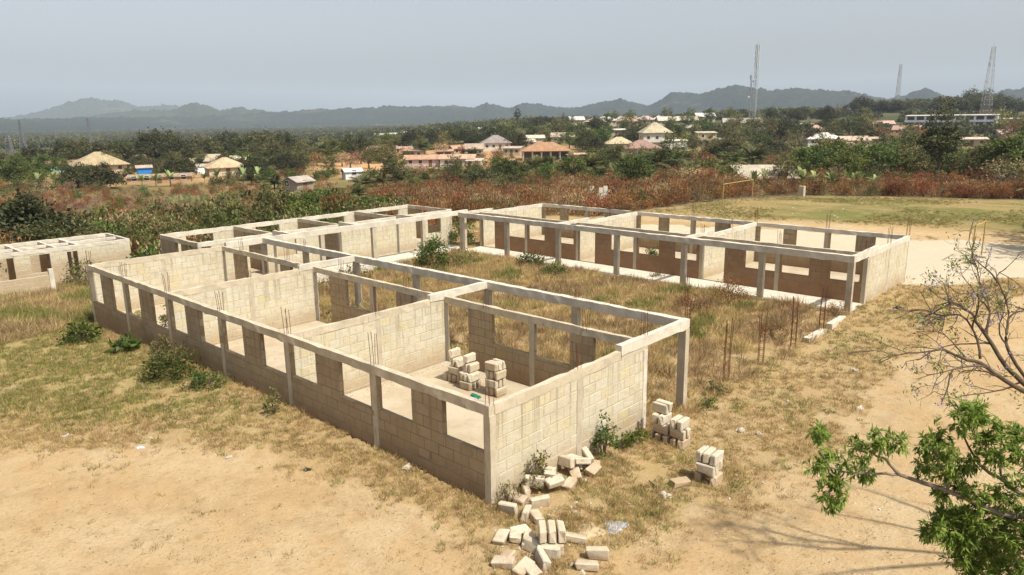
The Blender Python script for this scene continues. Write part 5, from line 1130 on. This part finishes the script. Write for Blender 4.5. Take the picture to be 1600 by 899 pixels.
house('house', 'flat pinkish sheet roof beside the orange roofed house', 910, 236, 9, 5, 1.9, 'lean', (.52, .34, .25), (.46, .34, .26), -.1, .3, .4, 2)
house('house', 'tan hipped roof bungalow behind the pink roofed one', 968, 285, 10, 8, 2.6, 'hip', (.46, .39, .25), CW, .1, 2.4, .7, 2)
house('house', 'pink brown hip roofed bungalow with pillared porch', 1003, 248, 11, 9, 3.0, 'hip', PINKR, (.58, .50, .42), .15, 2.5, .7, 3, True, 0, 1, 1.2)
house('house', 'two storey villa with a pale pyramid roof', 1024, 278, 10, 9, 3.3, 'hip', CREAMR, (.60, .55, .46), .2, 3.6, .7, 3, True, 0, 2)
house('house', 'white flat roofed compound joined to the villa', 1056, 266, 8, 6, 4.2, 'lean', (.58, .55, .48), (.68, .66, .62), .1, .3, .2, 2)
house('house', 'cream two storey house with rust scorched tree beside', 1104, 295, 7, 6, 2.7, 'lean', (.5, .42, .32), (.60, .50, .34), .2, .4, .4, 2, True, 0, 2)
house('shed', 'wide plain tan sheet roof standing amid trees behind the pitch', 1197, 122, 8.8, 8, 1.2, 'gable', (.42, .37, .29), (.40, .35, .28), .25, 1.7, .6, 0, False, 0, 1, 0, 'shed')
house('house', 'pink hip roofed house on the wooded slope', 1277, 345, 9, 8, 2.7, 'hip', (.52, .33, .26), CW, .1, 2.6, .6, 2)
house('house', 'white roofed villa below the pink hip roofed house', 1287, 300, 12, 8, 2.6, 'hip', (.62, .60, .55), WW, .3, 2.2, .6, 3)
house('house', 'long pale house with a gabled pink roof and yellow walls', 1337, 290, 9, 6, 2.7, 'gable', (.50, .38, .30), (.56, .46, .27), .35, 1.4, .6, 2)
house('house', 'low pale sheet roofed row beside the yellow walled house', 1315, 280, 9, 5, 2.0, 'lean', (.56, .46, .38), (.5, .44, .36), .1, .4, .4, 3)
house('house', 'white gabled hut in the trees beside the mast', 1193, 345, 5, 6, 2.6, 'gable', (.66, .65, .60), WW, .9, 1.8, .4, 1)
house('house', 'broad grey roofed hall behind the mast', 1160, 430, 20, 10, 3.2, 'gable', (.36, .33, .31), CW, .1, 2.5, .6, 5)
house('house', 'low brown walled house on the crest beside the trees', 1252, 420, 12, 7, 2.6, 'lean', (.52, .42, .36), (.36, .24, .18), .1, .5, .5, 3)
house('house', 'red roofed house on the crest before the wooded knoll', 1380, 430, 10, 7, 2.8, 'gable', (.48, .32, .26), CW, .3, 1.6, .5, 2)
house('school_building', 'long white three storey building with open galleries', 1487, 440, 40, 9, 3.1, 'lean', (.56, .52, .45), (.66, .66, .66), -.12, .4, .4, 9, False, -3.0, 3, 0, 'building', True)
house('house', 'pale sheet roofed house below the long white building', 1523, 300, 9, 6, 2.5, 'lean', (.54, .44, .36), CW, .1, .5, .5, 2)
house('house', 'white gabled house among trees at the edge of town', 1582, 330, 9, 6, 2.8, 'gable', (.54, .38, .32), WW, .5, 1.5, .5, 2)
house('house', 'brown walled house on the crest beside the towers', 1575, 460, 14, 7, 3.0, 'lean', (.46, .34, .28), (.40, .26, .20), .1, .6, .5, 3)
crest = [(930, 420, 10, 'hip', (.50, .36, .30), 'pink'), (946, 440, 12, 'hip', (.56, .52, .45), 'pale'), (972, 455, 9, 'hip', (.33, .32, .32), 'grey domed'), (980, 425, 11, 'hip', (.46, .27, .21), 'brick red'), (1008, 470, 12, 'hip', (.50, .38, .33), 'dusky pink'), (1032, 480, 9, 'hip', (.55, .55, .54), 'silver'), (1046, 440, 14, 'gable', (.55, .48, .40), 'long pale'), (1075, 445, 10, 'gable', (.42, .30, .26), 'brown'), (962, 350, 9, 'lean', (.56, .52, .44), 'flat cream'), (900, 470, 9, 'gable', (.48, .46, .43), 'whitish'), (645, 520, 12, 'gable', (.50, .50, .49), 'bright white'), (600, 620, 16, 'gable', (.50, .50, .50), 'wide white'), (618, 560, 14, 'gable', (.58, .58, .58), 'light grey'), (760, 420, 9, 'gable', (.46, .46, .45), 'pale silver'), (990, 520, 10, 'hip', (.56, .50, .44), 'sand coloured'), (1100, 500, 12, 'gable', (.56, .54, .50), 'ash coloured')]
for px, d, w, rf, rc, nm in crest: house('house', nm + ' roofed house on the crest of the town', px, d, w, w * .7, 2.9, rf, rc, CW, rnd.uniform(-.3, .4), 2.3 if rf != 'lean' else .5, .6, 2, True, 1.0 if px > 890 else -2.6)
more = [(575, 270, 8, 'gable', (.34, .21, .14), 'small russet'), (600, 300, 9, 'lean', (.36, .26, .2), 'dull brown'), (645, 262, 7, 'lean', (.38, .24, .15), 'clay coloured'), (740, 262, 6, 'gable', (.36, .28, .21), 'weathered tan'), (800, 262, 6, 'lean', (.42, .36, .28), 'straw coloured'), (880, 330, 10, 'gable', (.40, .34, .27), 'faded buff'), (915, 360, 9, 'hip', (.34, .22, .17), 'dark terracotta'), (1085, 380, 10, 'hip', (.40, .36, .30), 'bleached grey'), (1130, 300, 8, 'lean', (.42, .36, .30), 'flat buff'), (1225, 330, 8, 'gable', (.46, .43, .38), 'chalky'), (1370, 300, 9, 'lean', (.44, .36, .29), 'dusty cream'), (1420, 360, 10, 'gable', (.38, .25, .2), 'brownish red')]
for px, d, w, rf, rc, nm in more: house('house', nm + ' roofed house tucked among the hillside trees', px, d, w, w * .7, 2.6, rf, rc, (.42, .34, .25), rnd.uniform(-.3, .4), 1.8 if rf != 'lean' else .5, .5, 2, True)
# ruined wall in the scorched bush
rt = thing('ruined_wall', 'crumbling whitish block wall standing in the scorched bush', 'ruin', (*pd(940, 97), tz(*pd(940, 97))), face_cam(pd(940, 97), .3))
for i in range(7):
    x = -2.1 + i * .62; h = [1.7, 2.1, 1.2, 1.9, 2.1, 1.6, 1.0][i]; MB().box(x, x + .56, -.1, .1, -.5, h).build('wall_panel', M_CONC_PALE, rt)
P = pd(1262, 88.5); o = MB().box(-.3, .3, -.3, .3, -.3, 1.15).build('concrete_pillar', M_CONC_GREY, None, (P[0], P[1], tz(P[0], P[1]))); tag(o, 'squat grey concrete pillar among the banana plants at the pitch edge', 'pillar')

# ================================================================== TOWERS
def lattice(name, label, px, d, py_top, base_w, top_w, mat, low=None, ant=6, dz=0.0, leg=.16, lowfrac=.35, cat='tower', n=16):
    P = pd(px, d); z0 = tz(P[0], P[1]) + dz; rt_ = ray(px, py_top); ztop = CAM[2] + d * rt_[2] / np.linalg.norm(rt_[:2]); Hh = ztop - z0
    t = thing(name, label, cat, (P[0], P[1], z0), rnd.uniform(0, 1.5))
    wz = lambda f: base_w * (1 - f) + top_w * f
    cs = [(-1, -1), (1, -1), (1, 1), (-1, 1)]
    for cx, cy in cs:
        MB().tube([(cx * wz(0) / 2, cy * wz(0) / 2, -1), (cx * wz(lowfrac) / 2, cy * wz(lowfrac) / 2, Hh * lowfrac)], leg, 5).build('leg', low or mat, t)
        MB().tube([(cx * wz(lowfrac) / 2, cy * wz(lowfrac) / 2, Hh * lowfrac), (cx * wz(1) / 2, cy * wz(1) / 2, Hh)], leg * .85, 5).build('leg', mat, t)
    mb = MB()
    for k in range(n):
        f0, f1 = k / n, (k + 1) / n
        for j in range(4):
            a, b2 = cs[j], cs[(j + 1) % 4]; w0, w1 = wz(f0) / 2, wz(f1) / 2
            mb.tube([(a[0] * w0, a[1] * w0, Hh * f0), (b2[0] * w1, b2[1] * w1, Hh * f1)], leg * .5, 3, .5, False); mb.tube([(b2[0] * w0, b2[1] * w0, Hh * f0), (a[0] * w1, a[1] * w1, Hh * f1)], leg * .5, 3, .5, False)
            mb.tube([(a[0] * w1, a[1] * w1, Hh * f1), (b2[0] * w1, b2[1] * w1, Hh * f1)], leg * .5, 3, .5, False)
    mb.build('bracing', mat, t)
    for i in range(ant):
        f = 1 - .3 * (i // 3) / max(1, ant / 3); a = i * 2.1; w = wz(f) / 2 + .45; x, y = math.cos(a) * w, math.sin(a) * w
        MB().box(x - .22, x + .22, y - .16, y + .16, Hh * f - 2.4, Hh * f + .1).build('antenna', paint((.6, .6, .6), 'antenna_paint'), t)
    if ant: MB().tube([(wz(.5) / 2 + .2, 0, Hh * .55), (wz(.5) / 2 + .8, 0, Hh * .55)], [.9, .9], 14).build('dish', paint((.75, .75, .75), 'dish_paint'), t); MB().tube([(0, 0, Hh), (0, 0, Hh + 2.2)], .06, 5).build('lightning_rod', mat, t)
    return t
lattice('radio_mast', 'slender pale grey radio mast hung with antennas above the trees', 1178, 470, 70, 1.7, 1.5, M_STEEL, None, 12, 0, .10, n=20)
lattice('radio_tower', 'red and white lattice tower rising behind the long white building', 1540, 480, 74, 4.8, 1.4, M_STEEL, M_STEEL_RED, 9, 0, .10, .22, n=13)
lattice('radio_mast', 'thin distant radio mast before the wooded knoll', 1400, 760, 101, 3.4, 1.5, M_STEEL, M_STEEL_RED, 6, 0, .16, n=14)
lattice('radio_mast', 'very thin guyed mast beside the pale grey mast', 1171, 470, 118, .7, .6, M_STEEL, None, 2, 0, .08, n=26)
for px, d, yt in [(31, 520, 188), (138, 620, 185), (9, 330, 212)]:
    t = lattice('power_pylon', 'dark lattice power pylon standing in the hazy plain', px, d, yt, 3.0, .7, M_LINES, None, 0, 0, .14, cat='pylon', n=9); t['group'] = 'power pylons on the plain'
    hh = CAM[2] + (horizon(px) - yt) / F_PX * d - t.location.z
    for f in (.78, .88, .97): MB().tube([(-2.4, 0, hh * f), (2.4, 0, hh * f)], .12, 4).build('crossarm', M_LINES, t)

# ================================================================== WEEDS BY THE WALLS
def weed(x, y, rx, h, mat, label, seed, nc=26, per=26, leaf=.12, cat='shrub', aspect=.5, name='shrub', up=.3, tw=M_BARK, group=None):
    a, cc = shrub_mesh(name, rx, h, nc, per, leaf, mat, seed, aspect=aspect, up=up); t = thing(name, label, cat, (x, y, tz(x, y) if not (0 < x < 6.7 and 0 < y < 26.8) else -.05), 0, group)
    link('foliage', a, t); link('stem', twig_mesh('stem', 8, h * .85, rx * .75, tw, seed + 1, .014), t); return t
weed(-1.35, 14.9, .95, .9, L_GREEN, 'dark green creeping weed mass against the windowed front wall', 301, 42, 30, .14)
weed(-.85, 16.6, .6, 1.1, L_OLIVE, 'leggy olive weed climbing the windowed front wall', 302)
weed(-.9, 12.9, .6, .5, L_GREEN, 'small green weed at the end of the creeping weed mass', 303)
weed(-1.5, 23.9, .75, .75, L_BRIGHT, 'bright green leafy weed beside the far end of the front wall', 304, 26, 24, .2)
weed(-.95, 20.2, .5, .45, L_GREEN, 'low rosette of dark broad leaves at the front wall foot', 305, 14, 12, .32)
weed(-.75, 8.7, .3, .8, L_OLIVE, 'thin olive stalk weed against the front wall', 306, 14, 18, .1)
weed(4.15, -.33, .42, 1.15, L_GREEN, 'tall leafy green weed at the gable wall', 307, 30, 22, .10)
weed(1.35, -.36, .36, .95, L_OLIVE, 'bushy weed behind the tumbled blocks at the gable corner', 308, 26, 22, .09)
weed(.25, -.35, .3, .7, L_OLIVE, 'wispy weed at the foot of the gable corner', 309, 18, 14, .09, aspect=.25, up=1.2)
weed(5.6, -.35, .35, .35, L_BRIGHT, 'low bright green weed at the gable foot beside the stepped stack', 310, 16, 18, .12)
weed(5.0, -.4, .25, .3, L_GREEN, 'tiny green weed at the gable foot', 311, 12, 14, .1)
weed(1.3, 21.0, .5, 1.3, L_OLIVE, 'olive bush growing inside the end classroom', 312)
weed(.9, 23.2, .4, .8, L_GRASS, 'yellow green weed inside the end classroom', 313)
weed(18.9, 23.6, 1.0, 1.9, L_GREEN, 'rounded leafy green bush in the courtyard', 314, 60, 34, .17)
weed(20.2, 22.6, 1.2, 1.0, L_OLIVE, 'olive undergrowth beside the rounded courtyard bush', 315, 40, 26, .14)
weed(25.2, 27.5, .9, 1.9, L_GREEN, 'green bush in the gap between the two back wings', 316, 44, 30, .16)
weed(22.6, 18.6, .9, .7, L_GREEN, 'low green weeds beside the verandah edge', 317, 30, 26, .14)
weed(21.6, 15.8, 1.0, .6, L_BRIGHT, 'sprawling green weeds in the courtyard before the verandah', 318, 30, 24, .13)
weed(21.9, 4.8, 1.1, 1.25, L_RUST, 'dark reddish dry bush in the courtyard', 319, 46, 24, .12, aspect=.3, up=.8)
weed(19.6, 5.6, .9, .8, L_RUST, 'smaller reddish dry bush beside the dark one', 320, 34, 22, .11, aspect=.3, up=.8)
weed(22.6, -.05, .55, .6, L_RUST, 'reddish dry weed at the verandah corner pillar', 321, 24, 18, .1, aspect=.3, up=.9)
weed(18.0, .9, .6, .8, L_RUST, 'reddish dry weed among the rod cages', 322, 24, 18, .1, aspect=.3, up=.9)
weed(28.2, 13.2, .55, 1.3, L_BRIGHT, 'bright green bush growing inside the far classroom', 323, 26, 22, .15)
weed(24.6, 10.6, .5, .4, L_OLIVE, 'small weeds on the pale verandah floor', 324, 18, 16, .1)
weed(14.0, 25.6, 1.2, 1.0, L_OLIVE, 'olive weeds along the back verandah', 325, 40, 26, .14)
weed(11.4, 24.0, 1.1, 1.1, L_DRYLEAF, 'dry brown bush in the courtyard corner', 326, 40, 24, .13, aspect=.35, up=.8)
weed(8.0, 12.0, .9, 1.0, L_DRYLEAF, 'dry brown bush behind the inner wall', 327, 36, 24, .12, aspect=.35, up=.8)
weed(8.0, 17.2, .9, 1.2, L_DRYLEAF, 'brown bush in the doorway of the middle classroom', 328, 36, 24, .12, aspect=.35, up=.8)
weed(9.6, -.55, .3, .35, L_GREEN, 'small green weed at the foot of the corner pillar', 329, 14, 16, .1)
weed(10.9, -.25, .35, .5, L_OLIVE, 'pale green weed past the corner pillar', 330, 16, 16, .1)
weed(3.6, 39.9, 1.3, 1.6, L_OLIVE, 'dark bush before the small roofless building', 331, 40, 26, .16)
weed(-6.0, 36.4, 1.2, 1.1, L_DRYLEAF, 'dry brown bush in the tall grass', 332, 36, 24, .14, aspect=.35, up=.8)
weed(7.0, 40.2, 1.2, 1.0, L_GREEN, 'bushy weeds at the corner of the small roofless building', 333, 34, 24, .15)

# ================================================================== FOREGROUND TREES
def limb(mb, pts, r0, r1, sides=7):
    P_ = np.array([atd(*p) for p in pts]); n = len(P_)
    # smooth
    out = []
    for i in range(n - 1):
        a = P_[max(i - 1, 0)]; b = P_[i]; c = P_[i + 1]; d = P_[min(i + 2, n - 1)]
        for t in (0, .33, .66): out.append(.5 * ((2 * b) + (c - a) * t + (2 * a - 5 * b + 4 * c - d) * t * t + (3 * b - a - 3 * c + d) * t ** 3))
    out.append(P_[-1]); out = np.array(out) + rng.normal(0, .008, (len(out), 3)); mb.tube(out, np.linspace(r0, r1, len(out)), sides); return out
def leafy_tree():
    base = atd(1790, 860, 8.6); gx, gy = base[0] + .3, base[1] - .5
    t = thing('leafy_tree', 'near tree with glossy green leaflets on branches over the bare path', 'tree', (gx, gy, tz(gx, gy)))
    off = np.array([gx, gy, tz(gx, gy)])
    mb = MB(); hub = atd(1760, 850, 8.9)
    trunk = np.array([[gx, gy, tz(gx, gy) - .3], [gx + .05, gy + .1, 1.4], hub]); mb.tube(trunk - off, [.2, .16, .12], 10)
    L = MB()
    A = limb(L, [(1760, 850, 8.9), (1640, 812, 8.9), (1557, 801, 9.0), (1504, 776, 9.1), (1443, 756, 9.2), (1406, 741, 9.2), (1391, 726, 9.2), (1372, 712, 9.25), (1340, 700, 9.3)], .05, .009)
    B = limb(L, [(1760, 850, 8.9), (1660, 800, 9.2), (1600, 775, 9.3), (1564, 748, 9.4), (1538, 733, 9.4), (1515, 700, 9.4), (1505, 660, 9.4)], .045, .009)
    Cc = limb(L, [(1404, 741, 9.2), (1370, 740, 9.2), (1330, 737, 9.2), (1295, 730, 9.2), (1282, 700, 9.2)], .02, .007)
    limb(L, [(1600, 806, 8.95), (1540, 830, 9.2), (1490, 838, 9.25), (1455, 835, 9.25)], .014, .005); limb(L, [(1700, 830, 8.9), (1620, 860, 9.2), (1550, 880, 9.25), (1500, 900, 9.25)], .016, .006)
    limb(L, [(1564, 748, 9.4), (1565, 700, 9.5), (1580, 660, 9.5)], .02, .007); limb(L, [(1481, 766, 9.15), (1470, 730, 9.2), (1455, 705, 9.2)], .02, .006); limb(L, [(1320, 737, 9.2), (1300, 760, 9.2), (1297, 790, 9.15)], .012, .005)
    limb(L, [(1760, 850, 8.9), (1780, 700, 9.2), (1760, 600, 9.4)], .07, .02)
    for q in L.v: q -= off
    mb.v += L.v; base_n = mb.n
    mb.f += [tuple(i + base_n for i in f) for f in L.f]; mb.t += L.t; mb.n += L.n
    mb.build('trunk', M_BARK_PALE, t, None, True)
    Z = [(110, 330, 30), (100, 300, 25), (140, 390, 40), (115, 460, 42), (110, 430, 35), (150, 530, 42), (130, 570, 35), (160, 600, 30), (200, 570, 25), (190, 500, 30), (210, 440, 35), (265, 350, 42), (330, 325, 42), (390, 335, 45), (440, 350, 28), (300, 390, 40), (360, 380, 35), (270, 470, 40), (310, 465, 28), (550, 390, 45), (610, 320, 45), (580, 350, 45), (600, 440, 58), (650, 390, 55), (700, 450, 55), (540, 450, 48), (640, 480, 45), (730, 420, 45), (690, 215, 35), (740, 250, 48), (790, 250, 38), (700, 275, 40), (760, 215, 30), (800, 380, 45), (830, 420, 38), (790, 340, 35), (850, 300, 38), (905, 340, 38), (930, 300, 30), (930, 400, 38), (610, 560, 32), (690, 540, 30), (760, 560, 55), (800, 600, 55), (870, 560, 45), (930, 520, 50), (590, 700, 45), (560, 720, 30), (650, 690, 58), (720, 690, 55), (700, 640, 40), (780, 720, 65), (850, 690, 65), (920, 690, 65), (720, 770, 48), (660, 750, 40), (800, 790, 65), (880, 790, 65), (940, 770, 58), (780, 850, 55), (850, 870, 65), (930, 860, 65), (900, 930, 65), (820, 920, 60), (640, 730, 45), (700, 735, 45), (750, 660, 45), (690, 830, 40), (740, 880, 45), (620, 640, 30), (960, 640, 60), (990, 720, 70), (1020, 820, 80), (1010, 560, 60), (1060, 660, 80), (1080, 760, 90), (1000, 440, 60), (1100, 560, 90), (1060, 380, 70), (1150, 450, 90)]
    Q = []; Tn = []; g = np.random.default_rng(77)
    for (zx, zy, zr) in Z:
        px, py = 1240 + zx / 2.653, 560 + zy / 2.653; w = np.interp(zx, [80, 450, 700, 1000], [9.2, 9.3, 9.2, 8.9]) + g.uniform(-.25, .25); c0 = atd(px, py, w); rr = zr / 2.653 / F_PX * w * 1.35
        for _ in range(13 if zx < 500 else (20 if zy < 620 else 27)):             # whorls of leaflets
            c = c0 + rdir(1, g)[0] * rr * g.uniform(.2, .9); ax = rdir(1, g)[0] + np.array([0, 0, -.1]); ax /= np.linalg.norm(ax); k = 11; ct = g.random()
            d = rdir(k, g) * .8 + ax * .9 + np.array([0, 0, -.25]); nr = rdir(k, g) * .5 + np.array([0, 0, 1.0]); cc = c + ax * np.linspace(0, .09, k)[:, None]
            Q.append(leaf_quads(cc, d, nr, g.uniform(.06, .135, k), g.uniform(.018, .032, k))); Tn.append(np.clip(ct * .6 + g.random(k) * .4, 0, 1))
    q = np.concatenate(Q); me = quads_mesh('foliage', q - off, np.concatenate(Tn), L_GLOSSY); link('crown', me, t)
leafy_tree()
def jacaranda():
    hub = atd(1800, 720, 12.2); gx, gy = hub[0] + .5, hub[1] - .9; gz = tz(gx, gy); off = np.array([gx, gy, gz])
    t = thing('flowering_tree', 'nearly leafless spreading tree with small purple flowers beside the bare path', 'tree', (gx, gy, gz))
    L = MB(); L.tube(np.array([[gx, gy, gz - .3], [gx - .05, gy + .3, gz + 1.5], hub]), [.24, .19, .15], 10)
    ls = []
    ls.append((limb(L, [(1800, 720, 12.2), (1660, 645, 12.2), (1598, 598, 12.2), (1569, 569, 12.2), (1542, 525, 12.3), (1525, 502, 12.3), (1516, 489, 12.3), (1489, 473, 12.4), (1462, 478, 12.5)], .058, .008), .05))
    ls.append((limb(L, [(1660, 645, 12.2), (1600, 612, 12.0), (1565, 591, 12.0), (1533, 569, 12.0), (1502, 560, 12.0), (1476, 547, 12.0), (1456, 549, 12.0), (1433, 563, 12.0)], .05, .008), .04))
    ls.append((limb(L, [(1540, 573, 12.0), (1524, 572, 11.9), (1489, 577, 11.8), (1447, 587, 11.8)], .02, .006), .02))
    ls.append((limb(L, [(1542, 525, 12.3), (1544, 505, 12.4), (1546, 487, 12.5), (1541, 470, 12.6), (1533, 456, 12.6), (1528, 427, 12.7), (1522, 415, 12.7)], .025, .006), .02))
    ls.append((limb(L, [(1640, 640, 12.2), (1587, 569, 12.4), (1573, 538, 12.5), (1574, 510, 12.6), (1576, 489, 12.7), (1565, 451, 12.8), (1558, 433, 12.9), (1571, 420, 12.9)], .034, .007), .03))
    ls.append((limb(L, [(1532, 560, 12.1), (1530, 540, 12.2), (1520, 515, 12.3), (1505, 495, 12.4), (1480, 492, 12.4), (1465, 496, 12.4)], .025, .006), .02))
    ls.append((limb(L, [(1800, 720, 12.2), (1720, 600, 12.8), (1660, 530, 13.0), (1610, 490, 13.2), (1585, 480, 13.4)], .055, .008), .04))
    ls.append((limb(L, [(1800, 720, 12.2), (1760, 640, 11.4), (1700, 600, 10.9), (1640, 590, 10.6)], .07, .012), .04))
    ls.append((limb(L, [(1800, 720, 12.2), (1850, 600, 12.6), (1880, 520, 13.0), (1850, 440, 13.2)], .09, .012), .05))
    ls.append((limb(L, [(1800, 720, 12.2), (1900, 660, 11.8), (1990, 620, 11.4), (2060, 560, 11.2)], .09, .012), .05))
    ls.append((limb(L, [(1800, 720, 12.2), (1780, 560, 13.2), (1730, 480, 13.8), (1690, 440, 14.2)], .08, .01), .05))
    g = np.random.default_rng(9); tips = []
    def twig(p, d, ln, r, lv):
        q = p; pts = [p]
        for k in range(3): d = d + g.normal(size=3) * .25; d /= np.linalg.norm(d); q = q + d * ln / 3; pts.append(q)
        L.tube(pts, np.linspace(r, r * .5, 4), 4, .5, False); tips.append(q)
        if lv < 2:
            for k in range(2): nd = d + g.normal(size=3) * .6; twig(pts[1 + k], nd / np.linalg.norm(nd), ln * .62, r * .6, lv + 1)
    for pts, r in list(ls):
        n = len(pts)
        for k in range(6, n - 2, 5):
            d = pts[k + 1] - pts[k - 1]; d = d / np.linalg.norm(d) + g.normal(size=3) * .5 + np.array([0, 0, -.12]); d /= np.linalg.norm(d); q = pts[k]; mp = [q]; ln = g.uniform(.5, 1.0)
            for j in range(7): d = d + g.normal(size=3) * .14; d /= np.linalg.norm(d); q = q + d * ln / 7; mp.append(q)
            L.tube(mp, np.linspace(.018, .007, 8), 5, .5, False); ls.append((np.array(mp), .01))
    for pts, r in ls:
        n = len(pts)
        for k in range(4, n, 1):
            if g.random() < .6: nd = (pts[min(k + 1, n - 1)] - pts[k - 1]); nd = nd / np.linalg.norm(nd) + g.normal(size=3) * .55 + np.array([0, 0, -.02]); twig(pts[k], nd / np.linalg.norm(nd), g.uniform(.25, .6), .008, 0)
    for q in L.v: q -= off
    L.build('trunk', M_BARK, t, None, True)
    tips = np.array(tips); sel = g.random(len(tips)) < .13; ft = tips[sel]; Q = []; Tn = []
    for c in ft:
        k = 7; Q.append(leaf_quads(c + g.normal(size=(k, 3)) * .04, rdir(k, g), rdir(k, g), g.uniform(.025, .05, k), .026)); Tn.append(g.random(k))
    link('flowers', quads_mesh('flowers', np.concatenate(Q) - off, np.concatenate(Tn), L_PURPLE), t)
    Q = []; Tn = []
    for c in tips[g.random(len(tips)) < .12]:
        k = 10; Q.append(leaf_quads(c + g.normal(size=(k, 3)) * .06, rdir(k, g) + np.array([0, 0, -.5]), rdir(k, g), g.uniform(.06, .1, k), .025)); Tn.append(g.random(k))
    link('crown', quads_mesh('crown', np.concatenate(Q) - off, np.concatenate(Tn), L_GLOSSY), t)
jacaranda()
# roadside trees past the yard, whose shade falls on the pale ground
for i, (x, y, s) in enumerate([(46.6, -8.3, .95), (53.2, -8.0, 1.05), (60, -7.8, 1.0)]):
    tree('olive', 0, 0, s, 'beside the pale yard', 'trees beside the pale yard', i, (x, y))
print('objects', len(bpy.data.objects))
